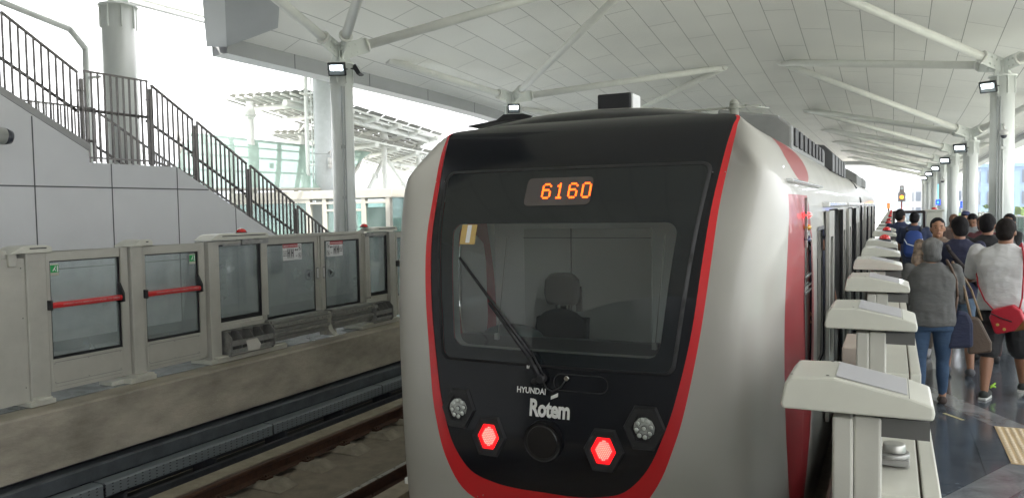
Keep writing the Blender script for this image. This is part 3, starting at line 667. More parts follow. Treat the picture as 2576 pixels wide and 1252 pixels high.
seat.prism([(5.28, .45), (5.38, .45), (5.46, 1.10), (5.38, 1.10)], 'x', XD-.20, XD+.20)
seat.ball((XD, 5.38, 1.02), (.21, .06, .15), 20, 10)
seat.box((XD-.24, 4.98, .42), (XD+.24, 5.4, .52)); seat.cyl((XD, 5.2, .02), (XD, 5.2, .42), .06, n=10)
for sx in (-.05, .05): seat.cyl((XD+sx, 5.41, 1.08), (XD+sx, 5.42, 1.2), .008, n=6)
so2 = seat.build('driver_seat', SEATM, train, .02)
m = MB(); m.prism([(-.115, 1.19), (.115, 1.19), (.14, 1.28), (.13, 1.38), (.08, 1.43), (-.08, 1.43), (-.13, 1.38), (-.14, 1.28)], 'y', 5.37, 5.45)
for v in range(len(m.v)): m.v[v] = (m.v[v][0]+XD, m.v[v][1], m.v[v][2])
m.build('headrest', SEATM, so2, .025)
for sx in (-.47, .58):
    m = MB(); m.cyl((XC+sx, 4.55, 1.04), (XC+sx+.05, 4.62, 1.74), .0035, n=6); m.box((XC+sx-.014, 4.535, 1.06), (XC+sx+.014, 4.56, 1.10)); m.build('blind_cord', mat('cord_grey', (.45, .45, .42), .5), train)

# car bodies
cabwin = [(5.62, .82), (5.80, .70), (5.98, .74), (6.04, .98), (6.02, 1.45), (5.98, 1.62), (5.86, 1.69), (5.66, 1.69), (5.57, 1.60), (5.535, 1.25)]
YS = [(5.5, 15.9), (16.7, 27.9)]
def sx_side(z): return interp([(-.95, 1.08), (-.75, 1.22), (-.35, 1.28), (.1, 1.31), (.7, 1.325), (1.62, 1.325), (1.9, 1.31)], z)
DOORS = [(7.95, 9.25), (11.35, 12.65), (14.1, 15.3), (17.9, 19.2), (21.3, 22.6), (24.7, 26.0)]
WINS = [(6.5, 7.25), (9.95, 10.65), (13.15, 13.55), (16.95, 17.3), (19.9, 20.6), (23.3, 24.0), (26.7, 27.4)]
ZS = 1.9
INT = mat('car_interior', (.30, .30, .30), .6)
WINFR = mat('window_rubber', (.02, .02, .022), .4)
for ci, (ya, yb) in enumerate(YS):
    side = MB()
    for sgn in (1, -1):
        holes = [[(a, .0), (b, .0), (b, 1.86), (a, 1.86)] for a, b in DOORS if ya < a < yb]+[rrect(a, .62, b, 1.70, .06, 3) for a, b in WINS if ya < a < yb]+([cabwin] if ci == 0 else [])
        outer = [(ya, -.95), (yb, -.95), (yb, ZS), (ya, ZS)]
        vs, fs = sheet(outer, holes, lambda y, z: (XC+sgn*sx_side(z), y, z), .22); side.add(vs, fs, 0, False)
    side.build('car_side', TRW, train)
    rf = MB(); RP = [(a, b) for a, b in PO if b >= 1.9-1e-3]; RP = [(1.31, 1.9)]+RP; ring = [(XC+a, b) for a, b in RP]+[(XC-a, b) for a, b in reversed(RP[:-1])]
    for j in range(len(ring)-1):
        (xa, za), (xb, zb) = ring[j], ring[j+1]
        n = 8
        for k in range(n):
            y0, y1 = lerp(ya, yb, k/n), lerp(ya, yb, (k+1)/n); rf.add([(xa, y0, za), (xa, y1, za), (xb, y1, zb), (xb, y0, zb)], [(0, 1, 2, 3)], 0, True)
    rf.build('car_roof', TRW, train)
    m = MB(); yi = 6.2 if ci == 0 else ya; m.box((XC-1.27, yi, -.06), (XC+1.27, yb, .0)); m.box((XC-1.27, yi, 2.0), (XC+1.27, yb, 2.05)); m.box((XC-1.2, yb-.06, -.9), (XC+1.2, yb-.02, 2.1))
    m.box((XC-1.0, ya, -.93), (XC+1.0, yb, -.5)); m.build('car_interior', INT, train)
    for sgn in (1, -1):
        for a, b in WINS:
            if ya < a < yb:
                m = MB(); vs, fs = sheet(rrect(a, .62, b, 1.70, .06, 3), [], lambda y, z: (XC+sgn*(sx_side(z)-.012), y, z), .3); m.add(vs, fs); wn_ = m.build('window', GLASST, train)
                m = MB(); vs, fs = sheet(rrect(a-.03, .59, b+.03, 1.73, .08, 3), [rrect(a, .62, b, 1.70, .06, 3)], lambda y, z: (XC+sgn*(sx_side(z)+.006), y, z), .3); m.add(vs, fs); m.build('window_seal', WINFR, wn_)
for a, b in DOORS:
    for sgn in (1, -1):
        for (p0, p1) in ((a-.68, a-.03), (b+.03, b+.68)):
            X = XC+sgn*1.335; X2 = XC+sgn*1.362; xm = XC+sgn*1.352
            m = MB(); hole = rrect(p0+.13, .55, p1-.13, 1.62, .07, 4)
            vs, fs = sheet([(p0, .02), (p1, .02), (p1, 1.85), (p0, 1.85)], [hole], lambda y, z: (X2, y, z), .3); m.add(vs, fs)
            vs, fs = rim([(p0, .02), (p1, .02), (p1, 1.85), (p0, 1.85)], lambda y, z: (X2, y, z), (-sgn*.03, 0, 0), .5); m.add(vs, fs)
            vs, fs = rim(hole, lambda y, z: (X2, y, z), (-sgn*.02, 0, 0), .5); m.add(vs, fs)
            d_ = m.build('sliding_door', TRW, train)
            m = MB(); vs, fs = sheet(hole, [], lambda y, z: (xm, y, z), .5); m.add(vs, fs); m.build('pane', GLASST, d_)
            m = MB(); e0 = p1 if p1 < a else p0-.03; m.box((X, e0, .02), (X2+sgn*.004, e0+.028, 1.85)); m.build('door_edge', WINFR, d_)
    m = MB(); m.box((XC+1.30, a-.72, 1.885), (XC+1.37, b+.72, 1.925)); m.build('door_rail', mat('bright_gutter', (.75, .76, .76), .2, coat=.6), train, .01)
m = MB(); m.box((XC-1.1, 15.9, -.6), (XC+1.1, 16.7, 2.3)); m.build('gangway_bellows', BLACKM, train, .03)
m = MB()
for k in range(7): m.box((XC-1.14, 15.93+k*.11, -.6), (XC+1.14, 15.97+k*.11, 2.36))
m.build('bellows_rib', SEATM, train)
# cab side window, rain gutter, indicator lamps
m = MB()
def yz(y, z, off=.004): return (XC+sx_side(z)+off, y, z)
vs, fs = sheet(cabwin, [], lambda y, z: yz(y, z, -.01), .1); m.add(vs, fs); m.build('cab_side_window', glass('cab_side_glass', (.55, .62, .62), .9, .02, .05), train); m = MB(); vs, fs = sheet(cabwin, [], lambda y, z: (2*XC-yz(y, z, -.01)[0], y, z), .1); m.add(vs, fs); m.build('cab_side_window', glass('cab_side_glass', (.55, .62, .62), .9, .02, .05), train)
m = MB(); vs, fs = sheet([(5.78+(y-5.78)*1.16, 1.2+(z-1.2)*1.07) for y, z in cabwin], [cabwin], lambda y, z: yz(y, z, .006), .1); m.add(vs, fs); m.build('cab_window_frame', mat('bright_frame', (.5, .51, .5), .25, metal=.8), train)
m = MB()
for z in (1.30, 1.34, 1.41): m.box((XC+1.322, 5.55, z), (XC+1.330, 6.02, z+.010))
m.build('window_bar', mat('bright_frame', (.5, .5, .5), .2), train)
m = MB(); m.box((XC+1.25, 5.0, 2.045), (XC+1.315, 7.2, 2.065)); m.build('rain_gutter', mat('bright_gutter', (.75, .76, .76), .2), train, .008)
m = MB(); m.box((XC+1.325, 5.525, 1.62), (XC+1.345, 5.535, 1.95)); iw = m.build('indicator_bracket', STEEL, train, .004)
for z, nm, c, e in ((1.835, 'red_indicator', (.8, .02, .02), 2.2), (1.755, 'amber_indicator', (.55, .30, .01), 0), (1.675, 'blue_indicator', (.03, .03, .10), 0)):
    m = MB(); M = Matrix.Identity(3); m.ball((XC+1.335, 5.565, z), (.032, .042, .022), 14, 10); m.build('indicator_lamp', mat(nm, c, .2, coat=.7, emit=(1, .02, .02) if e else None, es=e), iw)
# roof gear
FAIR = mat('roof_unit_grey', (.22, .225, .22), .55, var=.12)
m = MB(); m.prism([(XC+.55, 2.45), (XC+1.13, 2.33), (XC+1.13, 2.53), (XC+1.02, 2.62), (XC+.55, 2.70)], 'y', 6.6, 9.9); m.prism([(XC-1.13, 2.33), (XC-.55, 2.45), (XC-.55, 2.68), (XC-1.02, 2.62), (XC-1.13, 2.53)], 'y', 6.6, 9.9); m.box((XC-.55, 6.7, 2.55), (XC+.55, 9.9, 2.66)); hv = m.build('air_conditioner', FAIR, train, .02)
for k in range(8): m = MB(); m.box((XC+1.131, 6.7+k*.38, 2.38), (XC+1.145, 6.92+k*.38, 2.52)); m.build('vent_grille', BLACKM, hv)
m = MB()
for k in range(5): m.prism([(XC+.95, 2.40), (XC+1.2, 2.30), (XC+1.2, 2.52), (XC+1.1, 2.62), (XC+.95, 2.64)], 'y', 10.2+k*.62, 10.55+k*.62)
m.box((XC+.6, 10.1, 2.48), (XC+1.0, 13.2, 2.58)); m.build('resistor_box', mat('dark_unit', (.07, .072, .075), .5, var=.2), train, .01)
m = MB(); m.prism([(XC+.5, 2.5), (XC+1.15, 2.3), (XC+1.15, 2.55), (XC+.95, 2.68), (XC+.5, 2.72)], 'y', 18.6, 21.5)
for k in range(6): m.box((XC+.7, 22+k*.5, 2.35), (XC+1.15, 22.3+k*.5, 2.58))
m.build('air_conditioner', FAIR, train, .02)
m = MB(); m.box((XC-.03, 5.30, 2.5), (XC+.215, 5.50, 2.70)); wb = m.build('roof_beacon_box', GASK, train, .01)
m = MB(); m.box((XC+.216, 5.31, 2.58), (XC+.226, 5.49, 2.692)); m.build('beacon_panel', STICK, wb)
m = MB(); m.cyl((XC+.93, 5.2, 2.35), (XC+.93, 5.2, 2.55), .030, n=16); m.ball((XC+.93, 5.2, 2.55), (.031, .033, .035), 14, 8, zmin=0); m.cyl((XC+.93, 5.2, 2.525), (XC+.93, 5.2, 2.535), .043, n=16); m.cyl((XC+.35, 5.25, 2.53), (XC+1.10, 5.2, 2.535), .007, n=6); m.cyl((XC+1.0, 5.2, 2.54), (XC+1.1, 5.5, 2.55), .007, n=6); m.build('antenna', mat('antenna_grey', (.30, .31, .27), .5), train)
m = MB(); m.prism([(XC-1.02, 2.525), (XC-.62, 2.56), (XC-.56, 2.595), (XC-.72, 2.60), (XC-.78, 2.562), (XC-1.02, 2.535)], 'y', 5.2, 5.38); m.build('roof_fin', BLACKM, train, .004)
m = MB()
for y in (8, 10.4, 19, 25):
    for x in (-.72, .72): m.cyl((XC+x-.05, y, -.68), (XC+x+.05, y, -.68), .32, n=28)
m.build('wheel', DARKST, train, .01)
m = MB(); m.box((XC-1.0, 4.5, -.95), (XC+1.0, 5.5, -.5)); m.build('underframe', DARKST, train)
# grab hinge screws on the stripe
m = MB()
for dx, z in ((.905, 2.1), (-.905, 2.1), (.975, 2.1), (-.975, 2.1), (-.40, .16), (-.44, .145), (-.33, .135)): m.ball(FS(dx, z, .004), (.004, .003, .004), 6, 4)
m.build('rivet', mat('chrome', (.6, .6, .58), .2), train)

# ------------------------------------------------------------------ platform edge gates, far side (seen from the track side)
XG = XL                      # gate plane
GG = 'platform edge gates along the far platform'
def cap_unit(parent, y0, y1, zt, xo, dome=None, sl=.08):
    m = MB(); m.prism([(y0, zt-.075), (y0+sl*1.5, zt-.012), (y0+sl*2.2, zt), (y1-.05, zt), (y1, zt-.02), (y1, zt-.075)], 'x', xo-.22, xo+.08); c = m.build('cap', APG2, parent, .006)
    m = MB(); m.box((xo+.0805, y0+sl*2.2+.03, zt-.034), (xo+.0825, y1-.06, zt-.022)); m.build('cap_slot', GASK, c)
    if dome is not None:
        m = MB(); m.cyl((xo-.12, dome, zt), (xo-.12, dome, zt+.012), .075, n=24, mi=1); m.ball((xo-.12, dome, zt+.012), (.068, .068, .052), 24, 10, 0, zmin=0)
        m.build('warning_beacon', [mat('beacon_red', (.62, .012, .012), .15, coat=.8), GASK], parent)
def foot(parent, y0, y1, zt=.06):
    m = MB(); m.box((XG-.32, y0, .0), (XG+.06, y1, zt)); m.box((XG-.32, y0+.06, zt-.001), (XG+.10, y1-.06, zt+.035)); m.build('foot', APG2, parent, .01)
def frame_rect(m, y0, y1, z0, z1, w, xa, xb, wt=None, wb=None, wr=None):
    wt = wt or w; wb = wb or w; wr = wr or w
    m.box((xa, y0, z0), (xb, y0+w, z1)); m.box((xa, y1-wr, z0), (xb, y1, z1)); m.box((xa, y0+w, z1-wt), (xb, y1-wr, z1)); m.box((xa, y0+w, z0), (xb, y1-wr, z0+wb))
def exit_sticker(parent, y, z, w=.09, h=.12):
    m = MB(); m.box((XG-.021, y, z), (XG-.018, y+w, z+h)); s_ = m.build('exit_sticker', mat('sticker_back', (.45, .44, .38), .5), parent)
    m = MB(); m.box((XG-.0175, y, z+.03), (XG-.0165, y+w, z+h-.012)); m.build('green_field', GREEN, s_)
    m = MB(); X = XG-.016
    c = (y+w*.45, z+.070)
    m.cyl((X, c[0]+.012, c[1]+.022), (X+.001, c[0]+.012, c[1]+.022), .006, n=10); m.add([(X, c[0]-.006, c[1]-.004), (X, c[0]+.008, c[1]-.008), (X, c[0]+.014, c[1]+.014), (X, c[0]+.002, c[1]+.014)], [(0, 1, 2, 3)])
    m.add([(X, c[0]-.02, c[1]-.022), (X, c[0]-.012, c[1]-.024), (X, c[0]+.004, c[1]-.004), (X, c[0]-.006, c[1]-.002)], [(0, 1, 2, 3)]); m.add([(X, c[0]+.0, c[1]-.006), (X, c[0]+.01, c[1]-.01), (X, c[0]+.022, c[1]-.022), (X, c[0]+.014, c[1]-.024)], [(0, 1, 2, 3)])
    m.box((X, y+w*.78, z+.036), (X+.001, y+w*.92, z+h-.02)); m.build('running_figure', STICK, s_)
# 1 big closed end panel
t = thing('gate_housing', 'large blank grey gate panel at the left edge with a narrow cap', 'gate panel', GG, (0, 0, 0))
m = MB(); m.box((XG-.16, 1.5, .045), (XG-.02, 4.95, 1.50)); m.build('panel', APG, t, .006)
m = MB(); m.box((XG-.18, 4.95, .03), (XG+.005, 5.155, 1.56)); m.box((XG-.16, 1.5, 1.5), (XG-.03, 4.78, 1.58)); m.box((XG-.17, 4.78, 1.42), (XG+.01, 4.86, 1.56)); m.build('post', APG, t, .006)
cap_unit(t, 4.76, 5.20, 1.62, XG-.03, None); foot(t, 4.9, 5.17, .05)
m = MB()
for y, z in ((4.91, .2), (4.91, .9), (4.91, 1.4), (4.3, 1.1)): m.ball((XG-.018, y, z), (.004, .006, .006), 8, 4)
m.build('rivet', GASK, t)
# emergency exit doors with a red push bar
def push_door(y0, y1, label, sticker_y, cap=None):
    t = thing('emergency_door', label, 'emergency door', GG)
    zt = 1.55; zb = .10
    m = MB(); frame_rect(m, y0, y1, zb, zt, .035, XG-.07, XG-.02, .10, .33, .10); m.build('door_frame', APG, t, .004)
    m = MB(); frame_rect(m, y0+.035, y1-.10, .43, 1.45, .018, XG-.062, XG-.035, .012, .03, .02); m.build('gasket', GASK, t)
    m = MB(); m.box((XG-.052, y0+.05, .46), (XG-.046, y1-.118, 1.44)); m.build('pane', GLASS, t)
    m = MB(); m.prism([(XG-.03, .965), (XG+.05, .968), (XG+.06, 1.0), (XG+.052, 1.026), (XG-.03, 1.024)], 'y', y0-.0, y1-.14)
    b_ = m.build('push_bar', REDP, t, .006)
    tv, tf = text_mesh('PUSH TO OPEN', .034, bold=.0006); m = MB(); m.add([(XG+.0615-abs(y)*.1, (y1-.30)+x, 1.0+y) for x, y, z in tv], tf)
    tv, tf = text_mesh('DORONG UNTUK MEMBUKA PINTU', .026, bold=.0004); m.add([(XG+.0615-abs(y)*.1, (y0+.33)+x, 1.0+y) for x, y, z in tv], tf); m.build('bar_lettering', mat('faded_white', (.55, .30, .30), .6), b_)
    m = MB(); m.box((XG-.03, y0-.02, .95), (XG+.065, y0+.003, 1.05)); m.prism([(XG-.03, .93), (XG+.07, .95), (XG+.065, 1.05), (XG-.0, 1.16), (XG-.03, 1.16)], 'y', y1-.143, y1-.115); m.build('bar_bracket', GASK, t, .004)
    m = MB(); m.box((XG-.0195, y0+.05, .395), (XG-.0185, y1-.12, .399)); m.box((XG-.0195, y0+.05, .175), (XG-.0185, y1-.12, .178)); m.box((XG-.0195, y0+.05, .14), (XG-.0185, y1-.12, .142))
    for y in (y0+.05, y0+(y1-y0)*.45, y1-.14):
        for z in (.385, .19): m.ball((XG-.019, y, z), (.003, .005, .005), 6, 4)
    m.build('kick_panel_seam', JOINT, t)
    exit_sticker(t, sticker_y, 1.30)
    return t
push_door(5.17, 6.13, 'emergency door with red push bar, leftmost of the pair beside the blank panel', 5.215)
push_door(6.32, 7.24, 'emergency door with red push bar between the narrow post and the red beacon unit', 7.0)
t = thing('gate_post', 'slim grey gate post with short cap between the two red bar doors', 'gate post', GG)
m = MB(); m.box((XG-.16, 6.15, .06), (XG+.01, 6.31, 1.56)); m.build('post', APG, t, .012)
cap_unit(t, 6.12, 6.42, 1.63, XG-.03); foot(t, 6.05, 6.40); m = MB(); m.box((XG-.28, 5.9, 0), (XG-.06, 6.3, .05)); m.build('base_step', APG2, t, .01)
# sliding gate units
def gate_head(y0, y1, label, flip=False, paper=False, dome=None):
    """fixed glazed unit with cap, beacon and drive box; flip mirrors along y"""
    t = thing('gate_unit', label, 'gate unit', GG)
    f = (lambda y: y) if not flip else (lambda y: y0+y1-y)
    def bx(m, a, b): m.box((a[0], min(f(a[1]), f(b[1])), a[2]), (b[0], max(f(a[1]), f(b[1])), b[2]))
    m = MB(); bx(m, (XG-.22, y0, .05), (XG+.02, y0+.17, 1.56)); bx(m, (XG-.18, y1-.12, .50), (XG-.03, y1, 1.52)); bx(m, (XG-.18, y0+.17, 1.51), (XG-.03, y1-.12, 1.56)); bx(m, (XG-.18, y0+.17, .46), (XG-.03, y1-.12, .50)); bx(m, (XG-.2, y0+.17, .05), (XG-.06, y1-.1, .50)); m.build('post', APG, t, .006)
    m = MB(); frame_rect(m, min(f(y0+.17), f(y1-.12)), max(f(y0+.17), f(y1-.12)), .50, 1.51, .012, XG-.07, XG-.045, .02, .06, .05); m.build('gasket', GASK, t)
    m = MB(); bx(m, (XG-.062, y0+.18, .53), (XG-.056, y1-.15, 1.50)); m.build('pane', GLASS, t)
    zt = 1.65
    cy0, cy1 = min(f(y0-.01), f(y1-.06)), max(f(y0-.01), f(y1-.06))
    cap_unit(t, cy0, cy1, zt, XG-.02, dome)
    m = MB(); bx(m, (XG-.03, y0+.28, 1.49), (XG-.01, y0+.58, 1.52)); bx(m, (XG-.03, y0+.6, 1.50), (XG+.0, y1, 1.565)); m.build('head_rail', STEEL, t, .003)
    # box with open cells on the drive
    m = MB(); a0, a1 = min(f(y0+.2), f(y1)), max(f(y0+.2), f(y1))
    m.box((XG-.05, a0-.03, .40), (XG+.0, a1-.12, .465)); m.build('drive_cover', APG, t, .006)
    q0, q1 = a0+.0, a1-.10
    m = MB(); m.prism([(XG-.05, .07), (XG+.12, .07), (XG+.16, .12), (XG+.16, .31), (XG+.08, .39), (XG-.05, .39)], 'y', q0, q0+.012); m.prism([(XG-.05, .07), (XG+.12, .07), (XG+.16, .12), (XG+.16, .31), (XG+.08, .39), (XG-.05, .39)], 'y', q1-.012, q1)
    for k in (1, 2, 3): yy = lerp(q0, q1, k/4); m.prism([(XG-.05, .10), (XG+.12, .10), (XG+.14, .29), (XG+.07, .375), (XG-.05, .375)], 'y', yy, yy+.008)
    m.box((XG-.06, q0, .07), (XG-.05, q1, .35)); m.box((XG-.05, q0, .07), (XG+.12, q1, .08)); m.box((XG+.130, q0, .10), (XG+.136, q1, .155)); m.box((XG+.130, q0, .20), (XG+.136, q1, .27)); m.box((XG-.05, q0, .39), (XG+.06, q1, .395)); mb_ = m.build('cell_box', STEEL, t)
    if paper:
        m = MB(); yy = q0+.30; m.add([(XG+.142, yy, .10), (XG+.145, yy+.20, .09), (XG+.150, yy+.23, .16), (XG+.142, yy+.17, .25), (XG+.140, yy-.03, .245), (XG+.147, yy+.1, .17)], [(0, 1, 5), (1, 2, 5), (2, 3, 5), (3, 4, 5), (4, 0, 5)], 0, True); m.build('paper_note', mat('paper', (.62, .60, .56), .7), t)
    foot(t, min(f(y0-.04), f(y1+.25)), max(f(y0-.04), f(y1+.25)), .055)
    return t
gate_head(7.27, 8.36, 'glazed gate unit with red beacon, drive box and white paper stuck on it', False, True, 8.0)
gate_head(10.62, 11.42, 'glazed gate unit with red beacon just left of the train', True, False, 10.75)
# the two sliding leaves with the aluminium drive beams
def decal(t, yc, zc, eng):
    X = XG-.088; w, h = .40, .235
    m = MB(); m.box((X, yc-w/2, zc-h/2), (X+.002, yc+w/2, zc+h/2)); s_ = m.build('instruction_sticker', STICK, t)
    a, b = (yc-w/2, yc+w/2-.085) if eng else (yc-w/2+.085, yc+w/2)
    m = MB(); m.box((X+.0025, a, zc+h/2-.05), (X+.0035, b, zc+h/2)); m.build('red_heading', STICKR, s_)
    m = MB(); tv, tf = text_mesh('EMERGENCY INSTRUCTION' if eng else 'INSTRUKSI KEADAAN DARURAT', .029, bold=.0008, xs=.80 if eng else .70); m.add([(X+.005, (a+b)/2+x, zc+h/2-.026+y) for x, y, z in tv], tf); m.build('heading_letters', STICK, s_)
    m = MB(); lines = ['PULL DOOR', 'HANDLE IN', 'EMERGENCY'] if eng else ['TARIK TUAS', 'PINTU SAAT', 'DARURAT']
    ty = a+.05 if eng else b-.05
    for k, L in enumerate(lines):
        tv, tf = text_mesh(L, .022, bold=.0008, xs=.75); m.add([(X+.005, ty+x, zc+.015-k*.03+y) for x, y, z in tv], tf)
    for k in range(2):
        c = (a+.125+k*.075) if eng else (b-.125-k*.075)
        m.box((X+.0025, c-.03, zc-.085), (X+.004, c+.03, zc-.081)); m.box((X+.0025, c-.03, zc+.05), (X+.004, c+.03, zc+.054)); m.box((X+.0025, c-.03, zc-.081), (X+.004, c-.027, zc+.05)); m.box((X+.0025, c+.027, zc-.081), (X+.004, c+.03, zc+.05))
        m.box((X+.0025, c-.02, zc-.07), (X+.004, c-.008, zc+.04)); m.box((X+.0025, c+.008, zc-.07), (X+.004, c+.02, zc+.04)); m.box((X+.0025, c-.008, zc-.02), (X+.004, c+.008, zc-.0))
    cc = (b-.03) if eng else (a+.03)
    for k in range(2): m.cyl((X+.003, cc-.018+k*.036, zc+.03), (X+.004, cc-.018+k*.036, zc+.03), .014, n=14)
    tv, tf = text_mesh('CALL 150', .018, bold=.0005, xs=.8) if False else text_mesh('LRT', .02, bold=.0008); m.add([(X+.005, cc+x, zc-.06+y) for x, y, z in tv], tf)
    oc = yc+(w/2-.042)*(1 if eng else -1)
    for zz in (zc+.06, zc-.055):
        for q in range(20):
            a0_, a1_ = 2*PI*q/20, 2*PI*(q+1)/20; P = lambda r, a_: (X+.004, oc+r*math.cos(a_), zz+r*1.2*math.sin(a_)); m.add([P(.034, a0_), P(.034, a1_), P(.029, a1_), P(.029, a0_)], [(0, 1, 2, 3)])
        m.add([(X+.004, oc-.022, zz+.024), (X+.004, oc-.018, zz+.028), (X+.004, oc+.022, zz-.024), (X+.004, oc+.018, zz-.028)], [(0, 1, 2, 3)]); m.box((X+.003, oc-.008, zz-.02), (X+.004, oc+.006, zz+.016))
    m.build('sticker_print', INK, s_)
def arrow_disc(t, yc, zc, dirn):
    X = XG-.088; m = MB()
    for q in range(28):
        a0_, a1_ = 2*PI*q/28, 2*PI*(q+1)/28; P = lambda r, a_: (X, yc+r*math.cos(a_), zc+r*math.sin(a_)); m.add([P(.075, a0_), P(.075, a1_), P(.067, a1_), P(.067, a0_)], [(0, 1, 2, 3)])
    m.add([(X, yc-dirn*.03, zc-.045), (X, yc-dirn*.03, zc+.045), (X, yc+dirn*.042, zc)], [(0, 1, 2)]); m.build('arrow_symbol', INK, t)
for y0, y1, lab, eng in ((8.30, 9.53, 'sliding gate leaf with emergency instruction sticker and left pointing arrow', True), (9.57, 10.64, 'sliding gate leaf with instruction sticker and right pointing arrow', False)):
    t = thing('sliding_gate', lab, 'sliding gate', GG)
    m = MB(); frame_rect(m, y0, y1, .38, 1.56, .10, XG-.15, XG-.10, .09, .04, .10); m.box((XG-.17, y0-.05, 1.555), (XG-.07, y1, 1.60)); m.box((XG-.11, y0, .34), (XG-.085, y0+.03, 1.56)); m.box((XG-.11, y1-.03, .34), (XG-.085, y1, 1.56)); m.build('leaf_frame', APG, t, .005)
    ga, gb = y0+.10, y1-.10
    m = MB(); frame_rect(m, ga, gb, .42, 1.47, .015, XG-.11, XG-.097, .02, .035, .02 if eng else .07); m.build('gasket', GASK, t)
    m = MB(); m.box((XG-.105, ga, .43), (XG-.099, gb, 1.46)); m.build('pane', GLASS, t)
    hy = (y1-.075) if eng else (y0+.03)
    m = MB(); m.box((XG-.0995, hy, .90), (XG-.083, hy+.05, 1.08)); h_ = m.build('handle', STEEL, t, .003); m = MB(); m.box((XG-.084, hy+.012, .92), (XG-.0815, hy+.038, 1.06)); m.build('handle_slot', STICK, h_)
    decal(t, ga+.53 if eng else ga+.23, 1.34, eng); arrow_disc(t, gb-.15 if eng else ga+.13, .98, -1 if eng else 1)
    m = MB(); b0, b1 = (8.27, 9.50) if eng else (9.60, 10.72)
    for k, (z0, z1, xo) in enumerate(((.40, .445, .12), (.335, .39, .16), (.28, .32, .12), (.22, .265, .15), (.16, .205, .12))): m.box((XG-.06, b0+(.02 if eng else 0), z0-.02), (XG+xo-.04, b1, z1-.02))
    m.box((XG-.08, b0, .12), (XG+.05, b1, .42)); m.build('drive_beam', ALU, t, .004)
    m = MB()
    for k in range(10): yy = lerp(b0+.3, b1-.1, k/9); m.ball((XG+.12, yy, .345), (.004, .007, .007), 6, 4)
    m.build('beam_bolt', GASK, t)
t = thing('gate_stop', 'curved grey metal stop where the two sliding leaves meet', 'gate stop')
m = MB(); m.prism([(XG-.10, .40), (XG+.04, .40), (XG+.06, .34), (XG+.05, .22), (XG+.10, .10), (XG+.20, .045), (XG-.10, .045)], 'y', 9.50, 9.60); m.build('plate', APG, t, .004)
m = MB(); m.prism([(9.44, .38), (9.55, .40), (9.62, .33), (9.62, .2), (9.74, .06), (9.44, .06)], 'x', XG+.02, XG+.05); m.build('side_plate', APG, t, .004)
push_door(11.50, 12.40, 'emergency door with red push bar partly hidden by the train', 12.1)
t = thing('gate_post', 'slim grey gate post with short cap partly hidden by the train', 'gate post', GG)
m = MB(); m.box((XG-.16, 12.42, .06), (XG+.01, 12.62, 1.56)); m.build('post', APG, t, .012); cap_unit(t, 12.33, 12.72, 1.63, XG-.03); foot(t, 12.36, 12.68)
for i, y in enumerate((12.66, 14.2, 18.4, 20.0, 24.2, 25.8, 30.0, 31.6)):
    t = thing('low_gate', 'glazed grey gate section beyond the train on the far platform', 'gate panel', 'gate sections beyond the train')
    m = MB(); y1 = y+(1.5 if i % 2 == 0 else 4.1); frame_rect(m, y, y1, .1, 1.55, .1, XG-.12, XG-.04, .1, .3); m.build('frame', APG, t, .005); m = MB(); m.box((XG-.09, y+.1, .4), (XG-.084, y1-.1, 1.45)); m.build('pane', GLASS, t)

# ------------------------------------------------------------------ platform edge gates on the train side (seen end on)
CG = 'grey sloping gate caps along the train'
RA, RB = -.030, .110
def near_cap(y, L, label, dome=False, w=(-.235, .085), box=False):
    t = thing('gate_cap_post', label, 'gate unit', CG, (0, y, 0))
    x0, x1 = w; zt = 1.5
    m = MB(); m.prism([(x0, 1.418), (x0-.004, 1.43), (x0+.006, 1.480), (x0+.02, 1.497), (x0+.115, 1.5), (x0+.27, 1.468), (x1, 1.452), (x1+.003, 1.435), (x1, 1.418)], 'y', 0, L); c = m.build('cap', APG2, t, .006)
    m = MB(); m.prism([(x0+.118, 1.5012), (x0+.268, 1.4692), (x0+.268, 1.4702), (x0+.118, 1.5022)], 'y', .02, L-.02); m.build('cap_insert', mat('cap_grey_insert', (.42, .42, .44), .45), c)
    m = MB(); m.box((x0+.11, .02, .0), (x0+.155, L-.02, 1.404)); m.box((x0+.155, .045, .0), (x0+.215, L-.03, 1.404)); m.build('post', APG, t, .006)
    m = MB()
    for q in ((x0+.02, 1.4985), (x0+.10, 1.5012)):
        for yy in (.02, L-.02): m.ball((q[0], yy, q[1]), (.004, .004, .0015), 8, 3, zmin=0)
    m.box((x0+.2705, .0015, 1.466), (x0+.2722, L-.0015, 1.4678)); m.build('screw', mat('screw_dark', (.15, .15, .14), .4), c)
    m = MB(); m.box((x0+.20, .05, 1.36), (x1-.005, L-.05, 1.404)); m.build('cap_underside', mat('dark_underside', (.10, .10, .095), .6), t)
    if dome:
        m = MB(); m.cyl((x1-.13, L*.45, 1.475), (x1-.13, L*.45, 1.505), .065, n=24, mi=1); m.ball((x1-.13, L*.45, 1.505), (.06, .06, .055), 24, 10, 0, zmin=0); m.build('warning_beacon', [MATS['beacon_red'], GASK], t)
    if box:
        m = MB(); m.box((x0+.02, .75, .0), (x0+.125, 1.2, 1.22)); m.build('door_pocket', mat('pinkish_panel', (.42, .36, .31), .5), t, .006)
    return t
LB = {0: 'grey sloping gate cap closest to the camera over a round steel knob', 1: 'second nearest grey sloping gate cap beside the pinkish box', 2: 'third nearest grey sloping gate cap', 3: 'fourth nearest grey sloping gate cap', 4: 'fifth nearest grey sloping gate cap without beacon'}
for i, (y, L) in enumerate(((1.95, .22), (3.30, .32), (4.75, .34), (6.35, .36), (7.95, .38))):
    near_cap(y, L, LB[i], False, (-.235, .085) if i < 3 else (-.26, .065), i == 1)
k = 0
ORD = ['nearest', 'second', 'third', 'fourth', 'fifth', 'sixth', 'seventh', 'eighth', 'ninth', 'tenth']
